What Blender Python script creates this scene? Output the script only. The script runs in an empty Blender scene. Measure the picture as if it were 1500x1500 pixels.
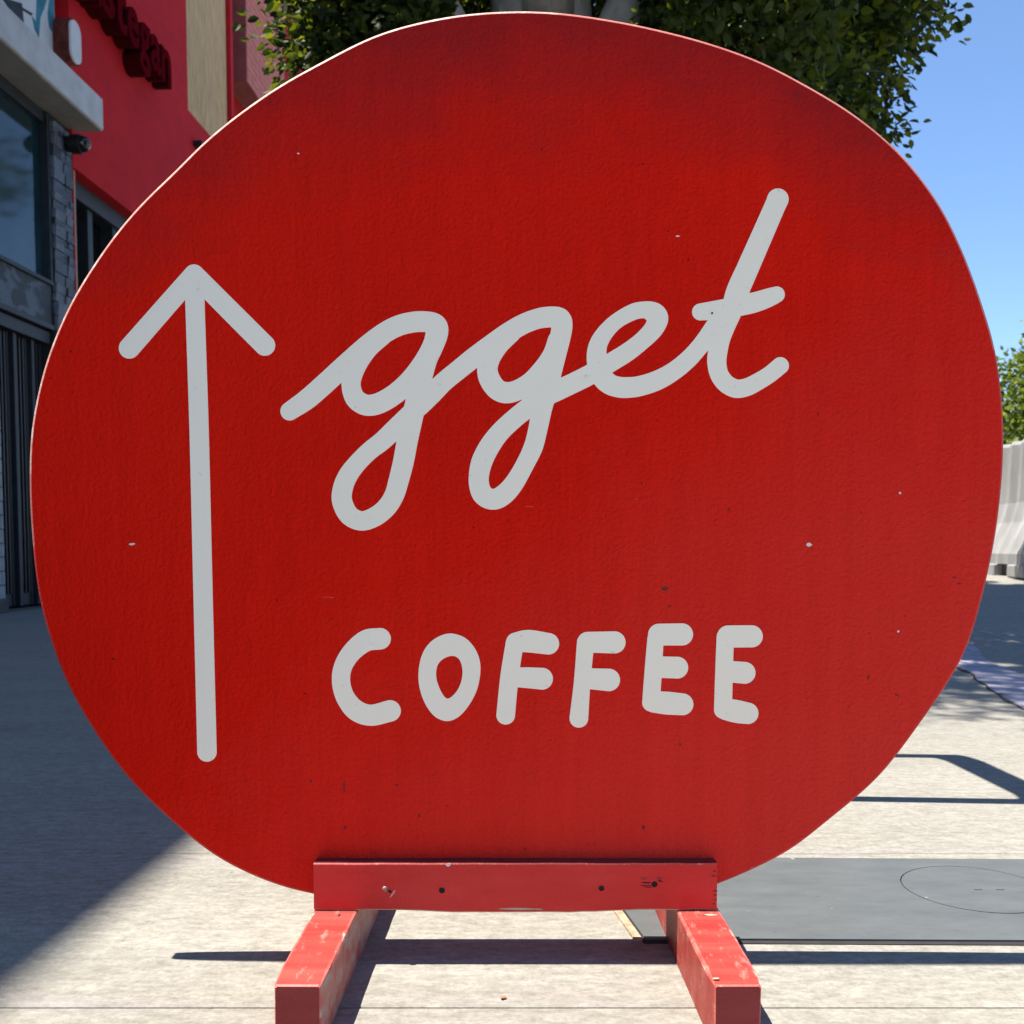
import bpy, bmesh, math, random
import numpy as np
from mathutils import Vector, Matrix, noise
random.seed(7); rng = np.random.default_rng(11)
S = bpy.context.scene
COL = S.collection

# ------------------------------------------------------------------ camera
EYE = 0.5; FPX = 1500.0; PITCH = math.radians(3.5); CX = 750.0
CY = 800.0 + FPX*math.tan(PITCH)
cam_d = bpy.data.cameras.new('camera'); cam = bpy.data.objects.new('camera', cam_d); COL.objects.link(cam)
cam_d.sensor_width = 36; cam_d.lens = 36*FPX/1500.0
cam_d.shift_y = (CY-750.0)/1500.0
cam_d.clip_start = 0.02; cam_d.clip_end = 3000
cam.location = (0, 0, EYE); cam.rotation_euler = (math.pi/2-PITCH, 0, 0)
S.camera = cam
cam_d.dof.use_dof = True; cam_d.dof.focus_distance = 1.28; cam_d.dof.aperture_fstop = 13

# ------------------------------------------------------------------ light
SUNV = Vector((-0.362, 0.024, 1.0)).normalized()
sl = bpy.data.lights.new('sun', 'SUN'); sl.energy = 5.0; sl.angle = math.radians(0.5); sl.color = (1.0, 0.93, 0.82)
sun = bpy.data.objects.new('sun', sl); COL.objects.link(sun)
sun.rotation_euler = SUNV.to_track_quat('Z', 'Y').to_euler()
W = bpy.data.worlds.new('World'); S.world = W; W.use_nodes = True
wn = W.node_tree; wn.nodes.clear()
wo = wn.nodes.new('ShaderNodeOutputWorld'); wb = wn.nodes.new('ShaderNodeBackground'); ws = wn.nodes.new('ShaderNodeTexSky')
ws.sky_type = 'NISHITA'; ws.sun_disc = False; ws.sun_elevation = math.asin(SUNV.z)
ws.sun_rotation = math.atan2(SUNV.x, SUNV.y); ws.air_density = 1.0; ws.dust_density = 0.1; ws.ozone_density = 6.0; ws.altitude = 800
wb.inputs['Strength'].default_value = 0.092
wn.links.new(ws.outputs[0], wb.inputs['Color']); wn.links.new(wb.outputs[0], wo.inputs['Surface'])
S.view_settings.view_transform = 'Standard'; S.view_settings.look = 'None'
S.view_settings.exposure = 1.36; S.view_settings.gamma = 1.0; S.view_settings.use_curve_mapping = False
S.cycles.max_bounces = 8; S.cycles.diffuse_bounces = 5

# ------------------------------------------------------------------ measuring helpers (photograph pixel -> point of the place)
def ray(px, py):
    x = (px-CX)/FPX; y = (CY-py)/FPX
    c, s = math.cos(PITCH), math.sin(PITCH)
    return Vector((x, c + y*s, -s + y*c))
def G(px, py, z=0.0):
    d = ray(px, py); t = (z-EYE)/d.z
    return Vector((d.x*t, d.y*t, z))
def P(px, py, Y):
    d = ray(px, py); t = Y/d.y
    return Vector((d.x*t, Y, EYE + d.z*t))
FA = math.atan2(70, 1500)                       # heading of the shop fronts
FU = Vector((math.sin(FA), math.cos(FA), 0)); FN = Vector((math.cos(FA), -math.sin(FA), 0))
F0 = G(0, 899)
def F(px, py, d=0.0):                            # point on the shop front plane -> (s along, z up)
    r = ray(px, py); O = F0 + FN*d; C = Vector((0, 0, EYE))
    t = (O-C).dot(FN)/r.dot(FN); p = C + r*t
    return (p-F0).dot(FU), p.z

# ------------------------------------------------------------------ materials
MATS = {}
def nodes_of(name):
    m = bpy.data.materials.new(name); m.use_nodes = True
    nt = m.node_tree; b = nt.nodes['Principled BSDF']; MATS[name] = m
    return m, nt, b
def N(nt, t, **kw):
    n = nt.nodes.new(t)
    for k, v in kw.items():
        if k in n.inputs: n.inputs[k].default_value = v
        else: setattr(n, k, v)
    return n
def ramp(nt, fac, stops):
    r = nt.nodes.new('ShaderNodeValToRGB')
    while len(r.color_ramp.elements) < len(stops): r.color_ramp.elements.new(0.5)
    for e, (p, c) in zip(r.color_ramp.elements, stops):
        e.position = p; e.color = (c if hasattr(c, '__len__') else (c, c, c)) + ((1,) if not hasattr(c, '__len__') or len(c) == 3 else ())
    nt.links.new(fac, r.inputs[0]); return r.outputs[0]
def mapped(nt, scale=(1, 1, 1), rot=(0, 0, 0), world=False):
    if world:
        g = N(nt, 'ShaderNodeNewGeometry'); src = g.outputs['Position']
    else:
        g = N(nt, 'ShaderNodeTexCoord'); src = g.outputs['Object']
    mp = nt.nodes.new('ShaderNodeMapping'); mp.inputs['Scale'].default_value = scale; mp.inputs['Rotation'].default_value = rot
    nt.links.new(src, mp.inputs['Vector']); return mp.outputs[0]
def noise_n(nt, vec, scale, detail=4, rough=0.55, dist=0.0):
    n = N(nt, 'ShaderNodeTexNoise', Scale=scale, Detail=detail, Roughness=rough, Distortion=dist)
    nt.links.new(vec, n.inputs['Vector']); return n.outputs['Fac']
def mixc(nt, fac, a, b, mode='MIX'):
    m = nt.nodes.new('ShaderNodeMix'); m.data_type = 'RGBA'; m.blend_type = mode
    if isinstance(fac, (int, float)): m.inputs['Factor'].default_value = fac
    else: nt.links.new(fac, m.inputs['Factor'])
    for k, v in (('A', a), ('B', b)):
        s = [i for i in m.inputs if i.name == k and i.type == 'RGBA'][0]
        if isinstance(v, tuple): s.default_value = v + (1,) if len(v) == 3 else v
        else: nt.links.new(v, s)
    return [o for o in m.outputs if o.type == 'RGBA'][0]
def bump(nt, b, h, strength, dist):
    bp = N(nt, 'ShaderNodeBump'); bp.inputs['Strength'].default_value = strength; bp.inputs['Distance'].default_value = dist
    nt.links.new(h, bp.inputs['Height'])
    prev = b.inputs['Normal'].links
    if prev: nt.links.new(prev[0].from_socket, bp.inputs['Normal'])
    nt.links.new(bp.outputs[0], b.inputs['Normal'])
def simple(name, col, rough=0.6, var=0.25, scale=8.0, bmp=0.0, bscale=60, metal=0.0, spec=0.5, world=True, stretch=(1, 1, 1)):
    m, nt, b = nodes_of(name)
    v = mapped(nt, stretch, world=world)
    f = noise_n(nt, v, scale, 5, 0.6)
    lo = tuple(c*(1-var) for c in col); hi = tuple(min(1, c*(1+var)) for c in col)
    nt.links.new(ramp(nt, f, [(0.3, lo), (0.7, hi)]), b.inputs['Base Color'])
    b.inputs['Roughness'].default_value = rough; b.inputs['Metallic'].default_value = metal
    b.inputs['Specular IOR Level'].default_value = spec
    if bmp: bump(nt, b, noise_n(nt, v, bscale, 4), 0.6, bmp)
    return m

# red painted sign face: roller stipple, faint vertical grain, few specks
def sign_red():
    m, nt, b = nodes_of('sign_red_paint')
    v = mapped(nt)
    big = noise_n(nt, v, 2.2, 4, 0.55)
    grain = noise_n(nt, mapped(nt, (60, 60, 5)), 4.0, 4, 0.6)
    fine = noise_n(nt, v, 260, 3, 0.6)
    c = ramp(nt, big, [(0.3, (0.68, 0.007, 0.001)), (0.7, (0.76, 0.011, 0.002))])
    c = mixc(nt, 0.10, c, ramp(nt, grain, [(0.35, (0.22, 0.004, 0.004)), (0.65, (0.75, 0.016, 0.011))]))
    sp = noise_n(nt, v, 95, 2, 0.5)
    c = mixc(nt, ramp(nt, sp, [(0.735, 0.0), (0.77, 1.0)]), c, (0.16, 0.006, 0.006))
    sm = noise_n(nt, mapped(nt, (1, 1, .6)), 7, 5, 0.7)
    c = mixc(nt, ramp(nt, sm, [(0.66, 0.0), (0.8, 0.35)]), c, (0.26, 0.012, 0.012))
    # darker uneven band towards the upper edge, paler pinker red low on the right
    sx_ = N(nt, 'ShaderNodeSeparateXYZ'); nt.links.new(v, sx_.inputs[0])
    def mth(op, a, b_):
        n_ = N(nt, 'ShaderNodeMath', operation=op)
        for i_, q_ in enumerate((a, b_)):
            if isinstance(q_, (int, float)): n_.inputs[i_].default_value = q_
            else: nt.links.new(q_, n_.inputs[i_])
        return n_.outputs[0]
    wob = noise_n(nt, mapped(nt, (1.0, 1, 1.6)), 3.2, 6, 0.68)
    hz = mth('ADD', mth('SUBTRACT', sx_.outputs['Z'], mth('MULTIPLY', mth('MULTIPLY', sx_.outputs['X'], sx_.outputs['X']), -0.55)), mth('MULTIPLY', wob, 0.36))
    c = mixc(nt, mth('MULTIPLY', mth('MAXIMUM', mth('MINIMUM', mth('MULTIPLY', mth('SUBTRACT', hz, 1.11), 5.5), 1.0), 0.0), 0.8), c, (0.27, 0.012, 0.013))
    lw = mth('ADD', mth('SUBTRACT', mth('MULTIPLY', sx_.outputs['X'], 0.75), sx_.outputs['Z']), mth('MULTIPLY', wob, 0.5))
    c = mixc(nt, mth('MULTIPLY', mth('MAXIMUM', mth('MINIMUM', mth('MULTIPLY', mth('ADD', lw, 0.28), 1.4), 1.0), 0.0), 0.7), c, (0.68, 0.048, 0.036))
    brush = noise_n(nt, mapped(nt, (30, 30, 1.6)), 1.6, 5, 0.7)
    c = mixc(nt, 0.35, c, ramp(nt, brush, [(0.32, (0.86, 0.8, 0.8)), (0.66, (1.08, 1.2, 1.2))]), 'MULTIPLY')
    scr = noise_n(nt, mapped(nt, (3, 3, 26), (0, 0.5, 0)), 5, 3, 0.5)
    c = mixc(nt, ramp(nt, scr, [(0.745, 0.0), (0.76, 0.35)]), c, (0.75, 0.14, 0.11))
    nt.links.new(c, b.inputs['Base Color'])
    bump(nt, b, brush, 0.25, 0.0012)
    nt.links.new(ramp(nt, fine, [(0.3, 0.5), (0.7, 0.65)]), b.inputs['Roughness'])
    b.inputs['Specular IOR Level'].default_value = 0.05
    st = noise_n(nt, v, 210, 2, 0.5, 0.6)
    bump(nt, b, st, 0.9, 0.0024)
    bump(nt, b, grain, 0.3, 0.0008)
    bump(nt, b, noise_n(nt, v, 40, 3), 0.3, 0.002)
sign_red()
def wood_red(name, base, faded, wear, wearcol=(0.36, 0.27, 0.2), thr=(0.62, 0.68)):
    m, nt, b = nodes_of(name)
    v = mapped(nt)
    n1 = noise_n(nt, mapped(nt, (1, 6, 3)), 7, 6, 0.65)
    c = ramp(nt, n1, [(0.32, base), (0.68, faded)])
    if wear:
        w = noise_n(nt, mapped(nt, (3, 1, 2)), 28, 6, 0.7)
        c = mixc(nt, ramp(nt, w, [(thr[0], 0.0), (thr[1], wear)]), c, wearcol)
    nt.links.new(c, b.inputs['Base Color']); b.inputs['Roughness'].default_value = 0.55
    b.inputs['Specular IOR Level'].default_value = 0.3
    bump(nt, b, noise_n(nt, mapped(nt, (10, 1.2, 10)), 25, 5), 0.5, 0.001)
    bump(nt, b, noise_n(nt, v, 300, 3), 0.4, 0.0006)
wood_red('bar_red_paint', (0.58, 0.016, 0.012), (0.66, 0.034, 0.028), 0.5, (0.25, 0.03, 0.03), (0.68, 0.74))
wood_red('foot_red_paint', (0.235, 0.018, 0.015), (0.31, 0.056, 0.045), 0.8, (0.44, 0.20, 0.165), (0.56, 0.70))
wood_red('worn_edge', (0.40, 0.045, 0.04), (0.55, 0.13, 0.11), 0.9, (0.42, 0.38, 0.30), (0.56, 0.63))
wood_red('bar_top_shade', (0.10, 0.012, 0.018), (0.17, 0.03, 0.035), 0.5, (0.05, 0.02, 0.02), (0.6, 0.68))  # shade on the crossbar tops, put into a darker red
wood_red('rim_pink_worn_lit', (0.50, 0.12, 0.10), (0.60, 0.22, 0.18), 0.8, (0.55, 0.40, 0.34), (0.6, 0.7))
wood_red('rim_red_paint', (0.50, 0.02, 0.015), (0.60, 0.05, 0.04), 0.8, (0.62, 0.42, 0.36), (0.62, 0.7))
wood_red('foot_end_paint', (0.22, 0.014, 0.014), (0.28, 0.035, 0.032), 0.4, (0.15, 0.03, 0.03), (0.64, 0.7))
wood_red('side_pale_paint', (0.36, 0.05, 0.04), (0.38, 0.18, 0.15), 0.9, (0.33, 0.27, 0.23), (0.46, 0.62))  # paler, patchier red for the right side of each foot
wood_red('rim_pale_worn_lit', (0.60, 0.24, 0.20), (0.68, 0.36, 0.30), 0.8, (0.72, 0.64, 0.55), (0.5, 0.62))
def vinyl():
    m, nt, b = nodes_of('white_vinyl')
    v = mapped(nt)
    c = ramp(nt, noise_n(nt, v, 5, 3), [(0.3, (0.93, 0.83, 0.67)), (0.7, (0.95, 0.86, 0.70))])
    d = noise_n(nt, v, 85, 4, 0.6); e = noise_n(nt, v, 9, 2)
    mm = N(nt, 'ShaderNodeMath', operation='MULTIPLY')
    nt.links.new(ramp(nt, d, [(0.64, 0.0), (0.72, 0.5)]), mm.inputs[0]); nt.links.new(ramp(nt, e, [(0.45, 0.0), (0.6, 1.0)]), mm.inputs[1])
    c = mixc(nt, mm.outputs[0], c, (0.42, 0.34, 0.31))
    nt.links.new(c, b.inputs['Base Color']); b.inputs['Roughness'].default_value = 0.38
    bump(nt, b, noise_n(nt, v, 210, 2), 0.22, 0.0008)
    bump(nt, b, noise_n(nt, v, 14, 2), 0.3, 0.003)
vinyl()
def concrete(name, base, streak=0.5, purple=False):
    m, nt, b = nodes_of(name)
    v = mapped(nt, world=True)
    br = noise_n(nt, mapped(nt, (1.3, 4.5, 1), world=True), 6, 7, 0.66)
    big = noise_n(nt, mapped(nt, (0.5, 2.2, 1), world=True), 2.4, 4, 0.6)
    fine = noise_n(nt, v, 120, 5, 0.75)
    lo = tuple(x*0.84 for x in base); hi = tuple(min(1, x*1.10) for x in base)
    c = ramp(nt, br, [(0.3, lo), (0.68, hi)])
    c = mixc(nt, 0.5, c, ramp(nt, big, [(0.3, tuple(x*0.80 for x in base)), (0.7, tuple(x*1.12 for x in base))]))
    c = mixc(nt, 0.85, c, ramp(nt, fine, [(0.32, (0.72, 0.71, 0.68)), (0.6, (1.06, 1.06, 1.05))]), 'MULTIPLY')
    mid = noise_n(nt, mapped(nt, (1, 2.4, 1), world=True), 30, 5, 0.7)
    c = mixc(nt, 0.95, c, ramp(nt, mid, [(0.3, (0.68, 0.67, 0.64)), (0.62, (1.06, 1.06, 1.05))]), 'MULTIPLY')
    # pits and gum spots
    pv = noise_n(nt, mapped(nt, (1, 1.8, 1), world=True), 48, 3, 0.6)
    c = mixc(nt, ramp(nt, pv, [(0.69, 0.0), (0.72, 0.7)]), c, tuple(x*0.35 for x in base))
    st = noise_n(nt, mapped(nt, (1, 1, 1), world=True), 3.1, 5, 0.7)
    c = mixc(nt, ramp(nt, st, [(0.56, 0.0), (0.72, 0.45)]), c, tuple(x*0.6 for x in base))
    if purple:
        pp = noise_n(nt, mapped(nt, (0.8, 5, 1), world=True), 1.7, 4, 0.6)
        c = mixc(nt, ramp(nt, pp, [(0.58, 0.0), (0.74, 0.22)]), c, (0.30, 0.25, 0.33))
    nt.links.new(c, b.inputs['Base Color']); b.inputs['Roughness'].default_value = 0.9
    b.inputs['Specular IOR Level'].default_value = 0.2
    bump(nt, b, fine, 0.5, 0.0012); bump(nt, b, br, 0.3, 0.002)
concrete('concrete_slab', (0.262, 0.254, 0.232), purple=True)
concrete('far_ground', (0.27, 0.26, 0.235))
simple('joint_dirt', (0.22, 0.21, 0.185), 0.95, 0.3, 40)
def lid():
    m, nt, b = nodes_of('cover_grey')
    v = mapped(nt, world=True)
    c = ramp(nt, noise_n(nt, mapped(nt, (1, 2.5, 1), world=True), 9, 6, 0.7), [(0.3, (0.060, 0.069, 0.073)), (0.7, (0.090, 0.098, 0.101))])
    sc = noise_n(nt, mapped(nt, (4, 14, 1), (0, 0, 0.35), world=True), 7, 6, 0.8, 1.2)
    c = mixc(nt, ramp(nt, sc, [(0.66, 0.0), (0.74, 0.35)]), c, (0.3, 0.31, 0.31))
    sp = noise_n(nt, mapped(nt, (1, 2, 1), world=True), 55, 2)
    c = mixc(nt, ramp(nt, sp, [(0.76, 0.0), (0.78, 0.8)]), c, (0.5, 0.49, 0.46))
    sp2 = noise_n(nt, mapped(nt, (1, 2, 1), world=True), 75, 2)
    c = mixc(nt, ramp(nt, sp2, [(0.25, 1.0), (0.27, 0.0)]), c, (0.05, 0.05, 0.05))
    nt.links.new(c, b.inputs['Base Color']); b.inputs['Roughness'].default_value = 0.6
    bump(nt, b, noise_n(nt, v, 200, 3), 0.4, 0.001)
lid()
simple('gap_black', (0.018, 0.015, 0.015), 0.9, 0.3, 40)
simple('rusty_frame', (0.33, 0.24, 0.16), 0.9, 0.45, 70, 0.002, 160)
simple('lavender_paint', (0.27, 0.255, 0.315), 0.9, 0.3, 14, 0.002, 90)
# buildings
def painted_brick(name, col, mort, bmp=0.004):
    m, nt, b = nodes_of(name)
    tc = N(nt, 'ShaderNodeTexCoord')
    mp = nt.nodes.new('ShaderNodeMapping'); mp.inputs['Rotation'].default_value = (math.pi/2, 0, 0)
    nt.links.new(tc.outputs['Object'], mp.inputs[0])
    bk = nt.nodes.new('ShaderNodeTexBrick'); nt.links.new(mp.outputs[0], bk.inputs['Vector'])
    bk.inputs['Scale'].default_value = 1.0; bk.inputs['Brick Width'].default_value = 0.21; bk.inputs['Row Height'].default_value = 0.075
    bk.inputs['Mortar Size'].default_value = 0.005; bk.inputs['Mortar Smooth'].default_value = 0.6
    bk.inputs['Color1'].default_value = col+(1,); bk.inputs['Color2'].default_value = tuple(x*0.93 for x in col)+(1,); bk.inputs['Mortar'].default_value = mort+(1,)
    v = mapped(nt)
    c = mixc(nt, 0.7, bk.outputs['Color'], ramp(nt, noise_n(nt, v, 1.6, 5, 0.65), [(0.3, (0.78, 0.76, 0.76)), (0.7, (1.1, 1.1, 1.1))]), 'MULTIPLY')
    c = mixc(nt, ramp(nt, noise_n(nt, mapped(nt, (5, 5, 0.7)), 2.2, 5, 0.7), [(0.6, 0.0), (0.78, 0.35)]), c, tuple(x*0.45 for x in col))
    nt.links.new(c, b.inputs['Base Color']); b.inputs['Roughness'].default_value = 0.8; b.inputs['Specular IOR Level'].default_value = 0.1
    inv = N(nt, 'ShaderNodeMath', operation='SUBTRACT'); inv.inputs[0].default_value = 1.0; nt.links.new(bk.outputs['Fac'], inv.inputs[1])
    bump(nt, b, inv.outputs[0], 0.35, bmp); bump(nt, b, noise_n(nt, v, 60, 4), 0.35, 0.003)
painted_brick('wall_red_paint', (0.62, 0.022, 0.032), (0.58, 0.020, 0.030), 0.003)
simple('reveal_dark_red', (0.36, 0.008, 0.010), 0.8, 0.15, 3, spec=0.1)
simple('pink_brick', (0.55, 0.16, 0.13), 0.8, 0.14, 9, 0.002, 70)
simple('pink_mortar', (0.27, 0.085, 0.075), 0.9, 0.15, 9)
simple('plywood', (0.58, 0.37, 0.17), 0.75, 0.3, 5, 0.002, 60, stretch=(6, 6, 0.8))
simple('canopy_white', (0.56, 0.585, 0.62), 0.75, 0.14, 5, 0.002, 40)
simple('soffit_grey', (0.30, 0.29, 0.26), 0.85, 0.15, 5)
simple('mural_white', (0.66, 0.68, 0.70), 0.7, 0.08, 4)
simple('mural_teal', (0.03, 0.22, 0.30), 0.65, 0.3, 6)
simple('mural_black', (0.02, 0.025, 0.03), 0.65, 0.3, 6)
simple('upper_grey', (0.42, 0.43, 0.44), 0.85, 0.15, 2)
simple('stone_dark', (0.034, 0.045, 0.066), 0.5, 0.5, 14, 0.004, 60)
simple('stone_light', (0.09, 0.11, 0.15), 0.55, 0.4, 16, 0.004, 60)
simple('stone_backing', (0.02, 0.025, 0.03), 0.9, 0.3, 10)
simple('tile_grey', (0.20, 0.235, 0.27), 0.5, 0.25, 9, 0.002, 50)
simple('black_metal', (0.006, 0.008, 0.013), 0.5, 0.3, 12)
simple('blue_black_metal', (0.016, 0.022, 0.033), 0.55, 0.35, 12)
simple('copper_trim', (0.36, 0.21, 0.14), 0.55, 0.2, 12)
simple('maroon_face', (0.12, 0.004, 0.009), 0.9, 0.25, 12, spec=0.0)
simple('maroon_side', (0.06, 0.003, 0.004), 0.8, 0.25, 12, spec=0.05)
simple('brown_shell', (0.13, 0.030, 0.022), 0.8, 0.5, 18, spec=0.1)
simple('lamp_white', (0.72, 0.71, 0.69), 0.4, 0.05, 10)
simple('dark_interior', (0.006, 0.009, 0.013), 0.9, 0.2, 10)
def band():
    m, nt, b = nodes_of('graffiti_band')
    v = mapped(nt)
    f = noise_n(nt, mapped(nt, (3, 3, 4)), 1.6, 5, 0.6, 0.8)
    c = ramp(nt, f, [(0.47, (0.018, 0.026, 0.036)), (0.55, (0.085, 0.115, 0.165))])
    c = mixc(nt, 0.5, c, ramp(nt, noise_n(nt, mapped(nt, (14, 14, 2)), 5, 4, 0.7), [(0.3, (0.4, 0.4, 0.45)), (0.7, (1.3, 1.3, 1.3))]), 'MULTIPLY')
    nt.links.new(c, b.inputs['Base Color']); b.inputs['Roughness'].default_value = 0.6
band()
def glass(name, tint, rough=0.04, alpha=0.8):
    m, nt, b = nodes_of(name)
    v = mapped(nt)
    f = noise_n(nt, mapped(nt, (1.5, 1.5, 0.5)), 2.2, 4, 0.6, 1.0)
    nt.links.new(ramp(nt, f, [(0.3, tuple(x*0.4 for x in tint)), (0.7, tint)]), b.inputs['Base Color'])
    b.inputs['Roughness'].default_value = rough; b.inputs['Specular IOR Level'].default_value = 0.8
    b.inputs['Alpha'].default_value = alpha
    bump(nt, b, noise_n(nt, v, 1.3, 2), 0.15, 0.02)
glass('teal_glass', (0.015, 0.055, 0.075), 0.08, 0.93)
glass('black_glass', (0.008, 0.011, 0.016), 0.06, 0.9)
glass('dome_glass', (0.02, 0.02, 0.03), 0.05, 0.95)
# plants, far things
def leafmat(name, c0, c1, tr):
    m, nt, b = nodes_of(name)
    g = N(nt, 'ShaderNodeNewGeometry')
    oi = noise_n(nt, mapped(nt, world=True), 2.4, 3)
    c = ramp(nt, g.outputs['Random Per Island'], [(0.35, c0), (1.0, c1)])
    c = mixc(nt, 0.6, c, ramp(nt, oi, [(0.3, (0.75, 0.8, 0.75)), (0.7, (1.2, 1.15, 1.0))]), 'MULTIPLY')
    nt.links.new(c, b.inputs['Base Color']); b.inputs['Roughness'].default_value = 0.6; b.inputs['Specular IOR Level'].default_value = 0.3
    t = nt.nodes.new('ShaderNodeBsdfTranslucent')
    nt.links.new(mixc(nt, 1.0, c, (2.2, 2.0, 0.5), 'MULTIPLY'), t.inputs['Color'])
    ms = nt.nodes.new('ShaderNodeMixShader'); ms.inputs[0].default_value = tr
    out = nt.nodes['Material Output']
    nt.links.new(b.outputs[0], ms.inputs[1]); nt.links.new(t.outputs[0], ms.inputs[2]); nt.links.new(ms.outputs[0], out.inputs['Surface'])
leafmat('ficus_leaf', (0.012, 0.026, 0.007), (0.10, 0.13, 0.018), 0.38)
leafmat('light_leaf', (0.07, 0.11, 0.03), (0.15, 0.20, 0.06), 0.4)
simple('ficus_bark', (0.42, 0.41, 0.39), 0.85, 0.3, 9, 0.004, 30)
simple('thin_bark', (0.20, 0.15, 0.11), 0.9, 0.3, 9, 0.004, 30)
simple('barrier_grey', (0.26, 0.265, 0.27), 0.7, 0.22, 6, 0.002, 50, stretch=(1, 1, .3))
simple('barrier_dark', (0.05, 0.05, 0.05), 0.8, 0.3, 9)
simple('far_stucco', (0.72, 0.71, 0.68), 0.85, 0.06, 1)
simple('far_trim', (0.35, 0.34, 0.32), 0.8, 0.1, 1)
simple('rack_steel', (0.16, 0.16, 0.17), 0.5, 0.2, 10, metal=0.6)
simple('bolt_metal', (0.30, 0.17, 0.15), 0.5, 0.4, 200, metal=0.5)
simple('hole_dark', (0.012, 0.004, 0.004), 0.9, 0.3, 90)
simple('chip_white', (0.74, 0.66, 0.60), 0.7, 0.1, 90)
simple('chip_dark', (0.13, 0.012, 0.012), 0.8, 0.3, 90)
simple('bare_wood', (0.42, 0.33, 0.24), 0.8, 0.3, 60, 0.0008, 200)
simple('dry_leaf', (0.25, 0.12, 0.05), 0.8, 0.3, 60)
M = MATS

# ------------------------------------------------------------------ object helpers
def tag(o, label=None, cat=None, group=None, kind=None):
    if label: o['label'] = label
    if cat: o['category'] = cat
    if group: o['group'] = group
    if kind: o['kind'] = kind
    return o
def empty(name, loc, rz=0.0, **kw):
    o = bpy.data.objects.new(name, None); COL.objects.link(o); o.location = loc; o.rotation_euler = (0, 0, rz)
    o.empty_display_size = 0.1
    return tag(o, **kw)
def obj(name, data, mat=None, parent=None, smooth=False):
    if isinstance(data, bmesh.types.BMesh):
        me = bpy.data.meshes.new(name); data.to_mesh(me); data.free()
    else: me = data
    if mat:
        for mm in (mat if isinstance(mat, (list, tuple)) else [mat]): me.materials.append(M[mm])
    if smooth: me.polygons.foreach_set('use_smooth', [True]*len(me.polygons))
    o = bpy.data.objects.new(name, me); COL.objects.link(o)
    if parent: o.parent = parent
    return o
def box(bm, x0, x1, y0, y1, z0, z1, bev=0.0, seg=1, mi=None):
    vs = [bm.verts.new((x, y, z)) for x in (x0, x1) for y in (y0, y1) for z in (z0, z1)]
    q = [(0, 1, 3, 2), (4, 6, 7, 5), (0, 4, 5, 1), (2, 3, 7, 6), (0, 2, 6, 4), (1, 5, 7, 3)]
    fs = [bm.faces.new([vs[i] for i in f]) for f in q]
    bmesh.ops.recalc_face_normals(bm, faces=fs)
    if bev:
        es = list({e for f in fs for e in f.edges})
        r = bmesh.ops.bevel(bm, geom=es, offset=bev, segments=seg, affect='EDGES', profile=0.5)
        if mi is not None:
            for f in r['faces']: f.material_index = mi
    return vs
def bxm(x0, x1, y0, y1, z0, z1, bev=0.0, seg=1):
    bm = bmesh.new(); box(bm, x0, x1, y0, y1, z0, z1, bev, seg); return bm
def cyl(bm, p, axis, r0, r1, L, n=20, caps=True):
    ax = Vector(axis).normalized(); q = ax.to_track_quat('Z', 'Y')
    rings = []
    for k, r in ((0, r0), (L, r1)):
        rings.append([bm.verts.new(Vector(p) + q @ Vector((r*math.cos(2*math.pi*i/n), r*math.sin(2*math.pi*i/n), k))) for i in range(n)])
    for i in range(n):
        j = (i+1) % n; bm.faces.new((rings[0][i], rings[0][j], rings[1][j], rings[1][i]))
    if caps:
        bm.faces.new(rings[0][::-1]); bm.faces.new(rings[1])
def tube(bm, pts, rads, n=10):
    rings = []
    for i, p in enumerate(pts):
        d = (Vector(pts[min(i+1, len(pts)-1)]) - Vector(pts[max(i-1, 0)])).normalized()
        a = d.orthogonal().normalized() if i == 0 else (a - d*a.dot(d)).normalized()
        b_ = d.cross(a)
        rings.append([bm.verts.new(Vector(p) + (a*math.cos(2*math.pi*k/n) + b_*math.sin(2*math.pi*k/n))*rads[i]) for k in range(n)])
    for r0, r1 in zip(rings, rings[1:]):
        for k in range(n): bm.faces.new((r0[k], r0[(k+1) % n], r1[(k+1) % n], r1[k]))
    bm.faces.new(rings[0][::-1]); bm.faces.new(rings[-1])
def prism(bm, loop, depth):                      # loop of 3D points, thickened by vector depth
    a = [bm.verts.new(p) for p in loop]; b_ = [bm.verts.new(Vector(p)+Vector(depth)) for p in loop]
    fs = [bm.faces.new(a), bm.faces.new(b_[::-1])]
    for i in range(len(a)):
        j = (i+1) % len(a); fs.append(bm.faces.new((a[i], b_[i], b_[j], a[j])))
    bmesh.ops.recalc_face_normals(bm, faces=fs)
def catmull(pts, closed, step):
    pts = [np.array(p, float) for p in pts]; n = len(pts); out = []
    for i in range(n if closed else n-1):
        p1, p2 = pts[i], pts[(i+1) % n]
        p0 = pts[i-1] if (closed or i > 0) else 2*p1-p2
        p3 = pts[(i+2) % n] if (closed or i < n-2) else 2*p2-p1
        k = max(2, int(np.hypot(*(p2-p1)[:2])/step))
        for j in range(k):
            t = j/k
            out.append(0.5*((2*p1)+(-p0+p2)*t+(2*p0-5*p1+4*p2-p3)*t*t+(-p0+3*p1-3*p2+p3)*t**3))
    if not closed: out.append(pts[-1])
    return out

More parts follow.
